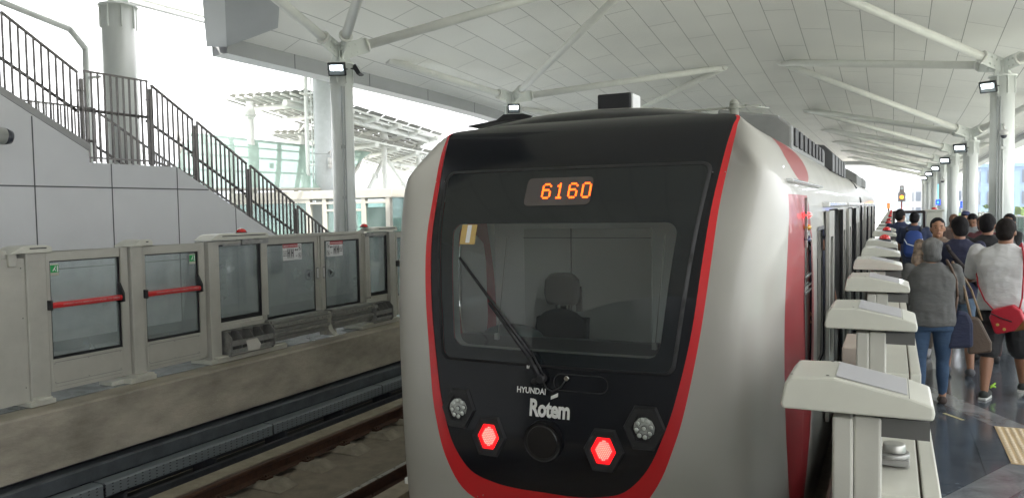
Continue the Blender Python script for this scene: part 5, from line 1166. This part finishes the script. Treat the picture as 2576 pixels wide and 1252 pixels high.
def person(label, x, y, rz, h=1.7, build=1.0, skin=None, top=None, bottom=None, shoes=None, hair=None, hairlen=0, sleeves='short', legs='long', arms=None, stride=0, vox=.014, face=False, head_turn=0, look_down=0, female=False, group=None, belly=0, hairtype='short', shoe_sole=None, cap=None, skirt_tail=0):
    s = h/1.72; skin = skin or SKIN2
    t = thing('person', label, 'person', group, (x, y, 0), rz)
    sw = .185*build*(.92 if female else 1); cw = .165*build; cd = .115*build+belly*.5
    Z = lambda v: v*s
    # joints
    hipL, hipR = Vector((-.085*build, 0, .90*s)), Vector((.085*build, 0, .90*s))
    st = stride
    kL = Vector((-.09*build, .02+st*.22, .49*s)); kR = Vector((.09*build, .02-st*.10, .49*s))
    aL = Vector((-.09*build, st*.36-.02, .085*s)); aR = Vector((.095*build, -st*.38-.02, (.085+abs(st)*.07)*s))
    shL, shR = Vector((-sw, -.005, 1.405*s)), Vector((sw, -.005, 1.405*s))
    arms = arms or {}
    def arm(side):
        sg = -1 if side == 'L' else 1
        a = arms.get(side)
        sh = shL if side == 'L' else shR
        if a is None: el = sh+Vector((sg*.055, -.02, -.285*s)); wr = el+Vector((sg*.015, .07, -.245*s)); fw = Vector((0, .15, -1)); pn = Vector((-sg, 0, 0))
        else: el = Vector(a[0])*1; wr = Vector(a[1]); fw = Vector(a[2]); pn = Vector(a[3])
        return sh, el, wr, fw, pn
    b = Blob()
    b.loft([(0, -.005, .86*s, .15*build, .105*build), (0, 0, .98*s, cw*.95, cd), (0, .0, 1.12*s, cw*.92, cd*.98), (0, 0, 1.28*s, cw*1.03, cd), (0, -.01, 1.38*s, sw*.9, .095*build), (0, -.015, 1.44*s, .09, .07)])
    HM = Matrix.Rotation(head_turn, 3, 'Z') @ Matrix.Rotation(-look_down, 3, 'X'); hc = Vector((0, .012, 1.592*s))
    H = lambda v: hc+HM @ (Vector(v)*s)
    b.limb([(0, -.02, 1.40*s), H((0, -.012, -.085))], [.062*s*build**.5, .055*s*build**.5])
    b.ball(H((0, 0, .02)), (.077*s, .094*s, .105*s), 20, 14, M=HM); b.ball(H((0, .018, -.055)), (.058*s, .066*s, .062*s), 18, 12, M=HM)
    b.ball(H((0, .10, -.012)), (.013*s, .016*s, .022*s), 10, 8, M=HM); b.ball(H((0, .093, -.055)), (.024*s, .008*s, .008*s), 10, 6, M=HM); b.ball(H((0, .082, -.092)), (.02*s, .016*s, .014*s), 10, 6, M=HM)
    for sg in (-1, 1): b.ball(H((sg*.080, -.006, -.012)), (.010*s, .019*s, .03*s), 10, 8, M=HM)
    for side in 'LR':
        sh, el, wr, fw, pn = arm(side); b.limb([sh, sh.lerp(el, .5), el, el.lerp(wr, .4), wr], [.052*s*build, .046*s*build, .038*s, .037*s*build**.5, .026*s]); hand(b, wr, fw, pn, .6, s, 1 if side == 'R' else -1)
    for hp, kn, an in ((hipL, kL, aL), (hipR, kR, aR)):
        b.limb([hp, hp.lerp(kn, .5), kn, kn.lerp(an, .35), an], [.082*s*build, .070*s*build, .052*s, .053*s*build**.5, .036*s]); b.limb([an+Vector((0, -.02, -.045*s)), an+Vector((0, .13, -.055*s))], [.032*s, .026*s])
    b.bake('body', skin, t, vox, 3)
    # top
    if top:
        c = Blob(); g = .016
        c.loft([(0, -.005, .845*s, .158*build+g, .118*build+g+belly*.4), (0, .01*belly*8, .92*s, cw*1.0+g+.004, cd+g+.012), (0, .01*belly*8, 1.04*s, cw*.97+g, cd+g+.006), (0, .005, 1.15*s, cw*.97+g, cd+g), (0, 0, 1.28*s, cw*1.07+g, cd+g), (0, -.01, 1.375*s, sw*.97+g, .10*build+g), (0, -.015, 1.425*s, sw*.80+g, .098), (0, -.018, 1.458*s, .105, .080), (0, -.02, 1.485*s, .076, .070)])
        for side in 'LR':
            sh, el, wr, fw, pn = arm(side)
            if sleeves == 'short': e = sh.lerp(el, .72); c.limb([sh+Vector((0, 0, -.006)), e], [.061*s*build**.8, .062*s*build**.8])
            elif sleeves == 'elbow': e = el.lerp(wr, .1); c.limb([sh, el, e], [.064*s*build, .060*s*build, .056*s])
            else: c.limb([sh, el, wr.lerp(el, .08)], [.064*s*build, .052*s*build, .038*s])
        c.bake('shirt', top, t, vox, 3, .022)
    if bottom:
        c = Blob(); c.loft([(0, 0, .80*s, .165*build, .115*build), (0, 0, .90*s, .165*build, .125*build+belly*.2), (0, 0, .97*s, cw*.98+.006, cd+.006)])
        for hp, kn, an in ((hipL, kL, aL), (hipR, kR, aR)):
            if legs == 'long': e = an.lerp(kn, .06); c.limb([hp, hp.lerp(kn, .5), kn, e], [.098*s*build, .088*s*build, .066*s*build**.5, .055*s*build**.5])
            elif legs == 'slim': e = an.lerp(kn, .10); c.limb([hp, hp.lerp(kn, .5), kn, kn.lerp(an, .4), e], [.096*s*build, .084*s*build, .060*s*build**.5, .060*s*build**.5, .044*s])
            else: e = kn.lerp(an, .02)+Vector((0, 0, .0)); c.limb([hp, hp.lerp(kn, .5), e], [.102*s*build, .098*s*build, .088*s*build])
        c.bake('trousers' if legs != 'short' else 'shorts', bottom, t, vox, 4, .014)
    if shoes:
        c = Blob()
        for an in (aL, aR):
            up = 1 if an is aR and st else 0
            c.limb([an+Vector((0, -.035, -.040*s)), an+Vector((0, .05, -.045*s)), an+Vector((0, .16, (-.055 if not up else -.075)*s))], [.044*s, .043*s, .034*s])
        c.bake('shoes', shoes, t, vox*.8, 2)
        if shoe_sole:
            for an in (aL, aR): m = MB(); m.prism([(an.x-.035, an.y-.08), (an.x+.035, an.y-.08), (an.x+.045, an.y+.10), (an.x+.02, an.y+.19), (an.x-.02, an.y+.19), (an.x-.045, an.y+.10)], 'z', an.z-.085*s, an.z-.062*s); m.build('shoe_sole', shoe_sole, t, .006)
    if hair:
        c = Blob()
        if hairtype in ('short', 'bob', 'thick'):
            g = {'short': .006, 'bob': .013, 'thick': .008}[hairtype]
            c.ball(H((0, -.014, .036)), ((.079+g)*s, (.092+g)*s, (.098+g)*s), 22, 14, M=HM)
            c.ball(H((0, -.045, -.01)), ((.070+g)*s, (.058+g)*s, (.075+g)*s), 20, 12, M=HM)
            if hairtype == 'bob': c.ball(H((0, -.035, -.055)), (.088*s, .068*s, .065*s), 20, 12, M=HM); c.ball(H((-.045, -.04, .075)), (.05*s, .06*s, .05*s), 14, 10, M=HM); c.ball(H((.045, -.04, .075)), (.05*s, .06*s, .05*s), 14, 10, M=HM)
            o = c.bake('hair', hair, t, vox*.8, 3, .010)
            # cut the cap away from the face
            bm = bmesh.new(); bm.from_mesh(o.data); inv = HM.inverted(); dl = []
            for v in bm.verts:
                q = inv @ (v.co-hc)/s
                if q.y > .045 and q.z < .062: dl.append(v)
                elif q.y > .012 and q.z < -.005 and hairtype != 'bob': dl.append(v)
            bmesh.ops.delete(bm, geom=dl, context='VERTS'); bm.to_mesh(o.data); bm.free()
        elif hairtype == 'scarf':
            c.ball(H((0, -.012, .022)), (.096*s, .108*s, .118*s), 20, 14, M=HM); c.ball(H((0, -.02, -.10)), (.082*s, .085*s, .09*s), 18, 12, M=HM); c.loft([(0, -.01, 1.34*s, .17, .12), (0, -.01, 1.42*s, .13, .10), (0, -.01, 1.50*s, .07, .07)])
            o = c.bake('headscarf', hair, t, vox, 3, .008)
            bm = bmesh.new(); bm.from_mesh(o.data); inv = HM.inverted(); dl = [v for v in bm.verts if (inv @ (v.co-hc)/s).y > .062 and -.10 < (inv @ (v.co-hc)/s).z < .07]; bmesh.ops.delete(bm, geom=dl, context='VERTS'); bm.to_mesh(o.data); bm.free()
    if cap:
        c = Blob(); c.ball(H((0, -.006, .045)), (.090*s, .106*s, .085*s), 20, 12, M=HM); c.ball(H((0, .10, .045)), (.065*s, .075*s, .012*s), 16, 8, M=HM); c.bake('cap', cap, t, vox, 2)
    if face:
        m = MB()
        for sg in (-1, 1): m.ball(H((sg*.031, .0835, .012)), (.0125*s, .006*s, .0055*s), 10, 8, 0, M=HM)
        m.build('eye', mat('eye_dark', (.02, .015, .012), .2), t)
        m = MB()
        for sg in (-1, 1): m.ball(H((sg*.033, .086, .034)), (.020*s, .006*s, .0045*s), 10, 6, 0, M=HM)
        m.build('eyebrow', mat('brow', (.02, .014, .01), .8), t)
        m = MB(); m.ball(H((0, .0945, -.055)), (.024*s, .006*s, .0045*s), 10, 6, 0, M=HM); m.build('mouth', mat('lips', (.24, .08, .06), .5), t)
    return t, s
BLK = mat('hair_black', (.007, .006, .007), .7, spec=.15, bump=.6, bscale=90, stretch=(1, 1, .2)); GREYH = mat('hair_grey', (.13, .13, .125), .6, var=.75, vscale=10, bump=.6, bscale=90, stretch=(1, 1, .3), var2=(.03, .03, .03)); BRN = mat('scarf_brown', (.13, .055, .03), .8)
# 1 man in the white shirt
white_man, _ = person('heavy man in white t-shirt and black shorts walking away with red bag', .99, 8.95, R(-18), 1.74, 1.32, SKIN2, cloth('white', (.62, .62, .62)), cloth('black_shorts', (.018, .018, .02)), cloth('black_shoe', (.022, .025, .022)), mat('hair_dark_brown', (.012, .009, .008), .7, spec=.15, bump=.5, bscale=90, stretch=(1, 1, .2)), legs='short', belly=.07, hairtype='thick', stride=-.55, vox=.012,
    arms={'L': ((-.325, .10, 1.13), (-.24, .30, 1.19), (.2, .9, .25), (1, 0, 0)), 'R': ((.33, .02, 1.13), (.33, .14, .92), (0, .5, -1), (-1, 0, 0))}, shoe_sole=mat('sole_white', (.55, .55, .52), .6), head_turn=R(-6))
m = MB(); m.tube([(-.085, .07-.198, .10), (-.06, .13-.198, .135), (-.1, .17-.198, .10), (-.07, .2-.198, .085)], .009, 6); m.tube([(.10, .25-.0, .15), (.13, .29, .17), (.09, .32, .14)], .009, 6); m.build('shoelace', mat('lime_lace', (.35, .65, .05), .5), white_man)
m = MB(); m.cyl((-.262, .262, 1.178), (-.252, .285, 1.185), .036, n=16); m.ball((-.285, .262, 1.19), (.008, .014, .014), 8, 6); m.build('wrist_watch', STEEL, white_man)
# helper: shift into a person's frame
def on(px, py, rz, v): c, s_ = math.cos(rz), math.sin(rz); return (px+v[0]*c-v[1]*s_, py+v[0]*s_+v[1]*c, v[2])
def strap(name, label, cat, frame, pts, w, m_, body=None):
    pass
t = thing('shoulder_bag', 'small red shoulder bag with brown corner hanging behind the white shirt', 'bag', None, (.99, 8.95, 0), R(-18))
REDB = mat('red_leather', (.45, .012, .03), .45, bump=.3, bscale=60)
m = MB(); M = Matrix.Translation((.07, -.235, .80)) @ Matrix.Rotation(R(-18), 4, 'Y') @ Matrix.Rotation(R(4), 4, 'X'); pr = [(-.14, -.10), (-.12, -.12), (.12, -.12), (.14, -.10), (.135, .05), (.09, .115), (-.09, .115), (-.135, .05)]
q = MB(); q.prism(pr, 'y', -.045, .045); m.add([M @ Vector(v) for v in q.v], q.f); m.build('bag_body', REDB, t, .02)
m = MB(); q = MB(); q.prism([(.02, -.126), (.125, -.126), (.146, -.10), (.14, -.03)], 'y', -.05, .05); m.add([M @ Vector(v) for v in q.v], q.f); m.build('brown_corner', mat('brown_leather', (.20, .08, .02), .5), t, .01)
m = MB(); q = MB(); q.tube([(-.11, -.05, .09), (-.03, -.053, .02), (.04, -.053, -.03)], .006, 6); m.add([M @ Vector(v) for v in q.v], q.f); m.build('zip', GASK, t)
m = MB(); q = MB()
for c_ in ((-.085, -.03), (-.045, -.085)): q.cyl((c_[0], -.047, c_[1]), (c_[0], -.052, c_[1]), .014, n=12)
m.add([M @ Vector(v) for v in q.v], q.f); m.build('badge', mat('badge_gold', (.5, .4, .1), .4), t)
m = MB(); m.tube([(.14, -.05, 1.505), (.165, -.115, 1.44), (.185, -.175, 1.35), (.19, -.205, 1.2), (.185, -.225, 1.0), (.16, -.24, .87)], .009, 6); m.tube([(-.05, -.235, .88), (-.13, -.20, .96), (-.20, -.15, 1.1), (-.235, -.05, 1.2)], .007, 6); m.tube([(.14, -.05, 1.505), (.12, .03, 1.49), (.05, .12, 1.40), (-.1, .2, 1.25), (-.235, -.05, 1.2)], .008, 6); m.build('strap', REDB, t)
# 2 grey haired woman
wx, wy, wr = .33, 8.25, R(3)
person('short grey haired woman in grey t-shirt and blue jeans seen from behind', wx, wy, wr, 1.57, 1.12, SKIN, cloth('grey', (.10, .10, .098)), cloth('denim', (.025, .055, .11)), cloth('flat_shoe', (.05, .035, .03)), GREYH, legs='slim', hairtype='bob', sleeves='elbow', female=True, stride=-.28, vox=.012, belly=.02, arms={'L': ((-.27, .10, 1.02), (-.20, .26, 1.10), (.3, 1, .3), (1, 0, 0)), 'R': ((.25, .10, 1.02), (.17, .25, 1.08), (-.3, 1, .2), (-1, 0, 0))})
t = thing('tote_bag', 'navy blue tote bag on the grey haired woman shoulder', 'bag', None, (wx, wy, 0), wr)
m = MB(); m.prism([(.13, .56), (.34, .58), (.335, .80), (.30, .90), (.20, .92), (.155, .80)], 'y', -.05, .06); m.build('bag_body', cloth('navy_bag', (.015, .02, .05)), t, .03)
m = MB(); m.tube([(.19, -.03, .90), (.205, -.05, 1.05), (.19, -.08, 1.2), (.15, -.08, 1.31), (.12, -.02, 1.375), (.16, .08, 1.25), (.2, .10, .95)], .012, 6); m.build('handle', mat('brown_strap', (.10, .06, .04), .6), t)
t = thing('shoulder_bag', 'brown leather bag behind the navy tote on the woman shoulder', 'bag', None, (wx, wy, 0), wr)
m = MB(); m.prism([(.31, .50), (.50, .53), (.50, .62), (.40, .84), (.31, .86)], 'y', .05, .13); m.build('bag_body', mat('dark_brown_leather', (.07, .045, .03), .55, bump=.3), t, .02)
m = MB(); m.tube([(.33, .07, .84), (.27, .02, 1.1), (.2, -.02, 1.28), (.17, .03, 1.36)], .012, 6); m.tube([(.42, .09, .82), (.33, .06, 1.1), (.22, .03, 1.30)], .010, 6); m.build('strap', mat('tan_strap', (.22, .15, .09), .6), t)
# 3 navy t-shirt man with cross strap
nx_, ny_ = .66, 9.9
person('slim man in navy t-shirt with a brown strap across his back', nx_, ny_, R(4), 1.75, 1.04, SKIN2, cloth('navy', (.014, .016, .045)), cloth('light_denim', (.10, .15, .22)), cloth('grey_sneaker', (.10, .10, .11)), BLK, legs='short', hairtype='thick', vox=.013, stride=.35, head_turn=R(12), arms={'R': ((.26, .0, 1.13), (.255, .10, .87), (0, .2, -1), (-1, 0, 0))})
t = thing('crossbody_bag', 'dark crossbody bag strap over the navy t-shirt', 'bag', None, (nx_, ny_, 0), R(4))
m = MB(); 
for a, b in zip([(-.13, -.10, 1.44), (-.11, -.135, 1.38), (.0, -.15, 1.24), (.12, -.14, 1.08), (.19, -.09, .98)], [(-.11, -.135, 1.38), (.0, -.15, 1.24), (.12, -.14, 1.08), (.19, -.09, .98), (.20, .05, .93)]): m.cyl(a, b, .02, n=6)
m.build('strap', mat('strap_brown', (.04, .03, .03), .7), t); m = MB(); m.ball((.17, .13, .92), (.09, .06, .10), 14, 10); m.build('bag_body', GASK, t)
# 4 black shirt man
person('man in black t-shirt beside the navy shirt, hair trimmed high', 1.02, 10.9, R(-8), 1.76, 1.12, SKIN2, cloth('black', (.012, .012, .014)), cloth('maroon', (.06, .02, .02)), cloth('dark_shoe', (.03, .03, .03)), BLK, hairtype='thick', vox=.014, stride=.2, head_turn=R(-14), arms={'R': ((.30, .12, 1.15), (.22, .32, 1.13), (.1, 1, .1), (-1, 0, 0))})
# 5 facing man in patterned shirt
person('crew cut man in brown patterned shirt facing the camera', .50, 11.0, R(176), 1.72, 1.05, mat('skin_light', (.38, .19, .11), .5, var=.08), mat('pattern_shirt', (.30, .22, .16), .8, var=.7, vscale=16, var2=(.05, .035, .03)), cloth('khaki', (.16, .13, .10)), cloth('white_sneaker', (.35, .35, .36)), BLK, hairtype='short', vox=.010, face=True, arms={'L': ((-.24, .10, 1.10), (-.16, .28, 1.14), (.5, .8, .3), (1, 0, 0)), 'R': ((.24, .06, 1.10), (.28, .22, 1.0), (0, 1, -.3), (-1, 0, 0))}, stride=.2, head_turn=R(8))
# 6 backpack man and 7 friend
person('man with blue backpack looking down at the gate screen', .36, 16.3, R(-4), 1.74, 1.08, SKIN2, cloth('navy2', (.02, .03, .07)), cloth('dark_jean', (.02, .03, .05)), cloth('dark_shoe', (.03, .03, .03)), BLK, hairtype='thick', look_down=R(14), arms={'R': ((.27, .05, 1.15), (.24, .26, 1.12), (-.1, 1, .2), (-1, 0, 0))})
t = thing('backpack', 'bright blue backpack with pale piping', 'backpack', None, (.36, 16.3, 0), R(-4))
b = Blob(); b.loft([(0, -.20, .93, .13, .06), (0, -.22, 1.0, .165, .09), (0, -.22, 1.2, .165, .085), (0, -.19, 1.36, .13, .06), (0, -.17, 1.41, .07, .03)]); b.bake('pack_body', mat('backpack_blue', (.015, .05, .22), .7, bump=.4), t, .014, 3)
m = MB(); m.tube([(-.15, -.29, 1.26), (-.10, -.315, 1.17), (0, -.32, 1.14), (.10, -.315, 1.17), (.15, -.29, 1.26)], .008, 6); m.build('piping', STICK, t)
for sg in (-1, 1):
    m = MB(); m.tube([(sg*.11, -.15, 1.40), (sg*.12, -.03, 1.48), (sg*.13, .09, 1.40), (sg*.14, .10, 1.2)], .018, 6); m.build('strap', GASK, t)
person('tall man in dark blue shirt left of the backpack', .14, 17.4, R(-12), 1.79, 1.05, SKIN2, cloth('dark_blue', (.025, .035, .09)), cloth('brown_trouser', (.06, .045, .035)), cloth('dark_shoe', (.03, .03, .03)), BLK, hairtype='thick', head_turn=R(-30), arms={'R': ((.27, .05, 1.2), (.22, .26, 1.15), (0, 1, .2), (-1, 0, 0))})
# others
person('woman in brown headscarf standing by the white cabinet', 1.16, 19.0, R(-150), 1.66, 1.0, SKIN, cloth('brown_top', (.08, .05, .04)), cloth('dark_skirt', (.03, .03, .03)), cloth('dark_shoe', (.03, .03, .03)), BRN, hairtype='scarf', female=True, face=True)
person('man in grey shirt with bowed head right of the headscarf woman', 1.30, 16.4, R(165), 1.70, 1.02, SKIN2, cloth('mid_grey', (.20, .21, .22)), cloth('dark_jean', (.02, .03, .05)), cloth('dark_shoe', (.03, .03, .03)), BLK, hairtype='thick', look_down=R(30), face=True, arms={'L': ((-.24, .1, 1.1), (-.08, .28, 1.15), (.8, .6, .2), (1, 0, 0)), 'R': ((.24, .1, 1.1), (.08, .28, 1.15), (-.8, .6, .2), (-1, 0, 0))})
person('woman in white headscarf and dark vest at the back of the group', 1.42, 19.6, R(170), 1.74, 1.0, SKIN, cloth('dark_vest', (.03, .035, .07)), cloth('dark_jean', (.02, .03, .05)), cloth('dark_shoe', (.03, .03, .03)), cloth('pale_scarf', (.4, .38, .4)), hairtype='scarf', female=True, face=True, cap=cloth('blue_cap', (.02, .03, .09)))
person('smiling woman with brown hair just above the black t-shirt man', 1.30, 14.6, R(168), 1.68, 1.0, mat('skin_light', (.38, .19, .11), .5), cloth('maroon_top', (.12, .03, .04)), cloth('dark_jean', (.02, .03, .05)), cloth('dark_shoe', (.03, .03, .03)), mat('hair_brown', (.07, .025, .015), .5), hairtype='bob', female=True, face=True)
gx, gy = 1.62, 14.2
person('young man in black shirt facing left in front of the first pillar', gx, gy, R(120), 1.72, 1.0, SKIN2, cloth('black2', (.015, .015, .016)), cloth('dark_trouser', (.02, .02, .025)), cloth('dark_shoe', (.03, .03, .03)), BLK, hairtype='thick', face=True, head_turn=R(30), arms={'L': ((-.22, .10, 1.12), (-.02, .24, 1.10), (1, .3, 0), (0, -1, 0)), 'R': ((.23, .08, 1.12), (.08, .24, 1.08), (-1, .4, 0), (0, -1, 0))})
person('man in dark navy uniform shirt cut off by the right picture edge', 1.93, 12.2, R(100), 1.72, 1.12, SKIN2, cloth('uniform', (.012, .016, .035)), cloth('dark_trouser', (.02, .02, .025)), cloth('dark_shoe', (.03, .03, .03)), BLK, hairtype='short', face=True)
person('train guard in dark blue cap leaning out of an open train door', -.70, 8.75, R(-120), 1.66, 1.0, SKIN2, cloth('uniform', (.012, .016, .035)), cloth('dark_trouser', (.02, .02, .025)), cloth('dark_shoe', (.03, .03, .03)), BLK, hairtype='short', face=True, cap=cloth('guard_cap', (.012, .015, .04)))

# ------------------------------------------------------------------ beyond the station: buildings, trees, hills
BG = 'far buildings beyond the right platform'
PALE = mat('far_facade_pale', (.42, .44, .47), .8, var=.15, vscale=.3); BLUEF = mat('far_facade_blue', (.14, .22, .34), .6, var=.1, vscale=.2); DWIN = mat('far_window', (.06, .08, .11), .3); TILE = mat('far_roof', (.24, .15, .12), .8, var=.3, vscale=.4)
def building(x, y, w, d_, h, label, nx, nz, facade, base=-13, roofed=False, group=None):
    t = thing('building', label, 'building', group, (x, y, 0)); m = MB(); m.box((-w/2, 0, base), (w/2, d_, h)); m.build('wall', facade, t)
    m = MB()
    if roofed: m.prism([(-w/2-.5, h), (w/2+.5, h), (0, h+w*.25)], 'y', -.5, d_+.5)
    else: m.box((-w/2-.2, -.2, h), (w/2+.2, d_+.2, h+.6)); m.box((-w*.15, d_*.3, h+.6), (w*.15, d_*.6, h+2.4))
    m.build('roof', TILE if roofed else facade, t)
    for i in range(nx):
        for j in range(nz):
            cx_ = -w/2+w*(i+.5)/nx; cz = base+(h-base)*(j+.55)/nz; a, b = w/nx*.32, (h-base)/nz*.3
            m = MB(); m.box((cx_-a, -.12, cz-b), (cx_+a, -.04, cz+b)); m.build('window', DWIN, t)
            for x0, x1 in ((-w/2-.08, -w/2-.03), (w/2+.03, w/2+.08)):
                m = MB(); m.box((x0, d_*(i+.2)/nx, cz-b), (x1, d_*(i+.8)/nx, cz+b)); m.build('window', DWIN, t)
    return t
building(25, 150, 24, 30, 7.6, 'large blue clad building far behind the right pillars', 5, 6, BLUEF)
building(9.6, 210, 10, 30, 5.2, 'pale grey block between the second pillar and the blue building', 6, 5, PALE)
building(17, 300, 14, 20, 9.0, 'distant pale block above the train signal', 4, 7, PALE)
building(-2.2, 700, 30, 30, 10.5, 'stepped pale building on the horizon left of the signal', 6, 6, BLUEF)
building(-32, 900, 40, 40, 7.5, 'long low pale building on the horizon', 8, 5, BLUEF)
building(46, 800, 46, 40, 10, 'wide hazy building right of the signal', 8, 5, BLUEF)
random.seed(5)
for i in range(46):
    y = random.uniform(60, 420); x = -y*random.uniform(.52, .72); w = random.uniform(7, 12)
    building(x, y, w, random.uniform(8, 14), random.uniform(-9.5, -5), 'small tiled roof house in the town beyond the lift', 2, 1, PALE, roofed=True, group='small houses of the town beyond the lift')
TRK = mat('bark', (.12, .09, .06), .9)
def leaf_mat(name, c): return mat(name, c, .7, var=.55, vscale=.9)
LEAF = leaf_mat('leaf_green', (.07, .13, .04)); LEAF2 = leaf_mat('leaf_light', (.12, .19, .05))
def tree(x, y, zb, h, r, label, lm=LEAF, n=900, group=None, seed=1):
    rnd = random.Random(seed); t = thing('tree', label, 'tree', group, (x, y, zb)); m = MB(); m.cyl((0, 0, 0), (0, 0, h*.55), .22, .12, 8)
    cl = []
    for k in range(9):
        a = rnd.uniform(0, 2*PI); q = Vector((math.cos(a)*r*rnd.uniform(.2, .7), math.sin(a)*r*rnd.uniform(.2, .7), h*rnd.uniform(.5, .92))); m.cyl((0, 0, h*rnd.uniform(.3, .5)), q, .08, .03, 6); cl.append((q, r*rnd.uniform(.3, .5)))
    m.build('trunk', TRK, t); c = MB()
    for k in range(n):
        q, cr = rnd.choice(cl); d_ = Vector((rnd.gauss(0, 1), rnd.gauss(0, 1), rnd.gauss(0, .8))); d_ = d_.normalized()*cr*rnd.uniform(.5, 1.05); p = q+d_; s = rnd.uniform(.12, .3)*r/3
        u = Vector((rnd.gauss(0, 1), rnd.gauss(0, 1), rnd.gauss(0, 1))).normalized(); v = u.cross(Vector((rnd.gauss(0, 1), rnd.gauss(0, 1), rnd.gauss(0, 1)))).normalized(); c.add([p+u*s, p+v*s, p-u*s, p-v*s], [(0, 1, 2, 3)])
    c.build('crown', lm, t); return t
TG = 'trees beyond the right platform'
for i, (x, y, zt, r, lb) in enumerate(((10.2, 118, 1.4, 6, 'green tree top seen left of the nearest pillar'), (9.4, 52, 1.9, 3.2, 'bright green tree at the right picture edge'), (15.5, 90, 0.5, 6, 'bushy tree low behind the right edge'), (20, 170, 2, 8, 'round tree in front of the blue building'), (11.5, 74, .2, 3, 'small tree behind the guard at the right edge'))):
    tree(x, y, -13, zt+13, r, lb, LEAF if i % 2 else LEAF2, 900, TG, i)
for i in range(14):
    y = random.uniform(45, 300); x = -y*random.uniform(.5, .62); tree(x, y, -13, random.uniform(7, 11.5), random.uniform(3, 5), 'leafy tree among the houses beyond the lift', LEAF, 380, 'trees among the houses beyond the lift', 50+i)
# hills
def hill(pts, y, th, label, m_, zb=-20):
    m = MB(); n = len(pts); f = []; 
    vs = [(x, y, z) for x, z in pts]+[(x, y-th, zb) for x, z in pts]+[(x, y+th, zb) for x, z in pts]
    for i in range(n-1): f += [(i, i+1, n+i+1, n+i), (i+1, i, 2*n+i, 2*n+i+1)]
    m.add(vs, f, 0, True); return m
HM_ = mat('hill_green', (.06, .09, .07), .9, var=.3, vscale=.01)
pts = [(-2600+i*60, 4+62*math.exp(-((i-24)/7.5)**2)+16*math.sin(i*.7)*math.exp(-((i-26)/12)**2)+8*math.sin(i*1.9)) for i in range(46)]
struct('hills', hill(pts, 2150, 500, '', HM_), HM_)
pts = [(-900+i*70, 14+14*math.sin(i*.8)+9*math.sin(i*2.1)) for i in range(40)]
struct('hills', hill(pts, 3200, 500, '', HM_), HM_)
# viaduct kit beyond the platform end: cable posts and parapet rails
PG = 'posts along the viaduct parapet'
for i in range(16):
    t = thing('parapet_post', 'thin steel post on the viaduct parapet beyond the platform', 'post', PG, (-9.3 if i % 2 else 1.1, 84+i*9, 0)); m = MB(); m.cyl((0, 0, -1), (0, 0, .6), .06, n=6); m.box((-.3, -.05, .2), (.3, .05, .3)); m.build('shaft', STEEL, t)

# ------------------------------------------------------------------ haze
HZ = bpy.data.materials.new('haze'); HZ.use_nodes = True; nt = HZ.node_tree
for n in list(nt.nodes): nt.nodes.remove(n)
oo = nt.nodes.new('ShaderNodeOutputMaterial'); pv = nt.nodes.new('ShaderNodeVolumePrincipled'); pv.inputs['Color'].default_value = (.86, .92, 1, 1); pv.inputs['Density'].default_value = .0011; pv.inputs['Anisotropy'].default_value = .2
nt.links.new(pv.outputs[0], oo.inputs['Volume'])
hz = MB(); hz.box((-4050, -650, -21), (4050, 6600, 90)); ho = tag(hz.build('haze', HZ), kind='stuff')
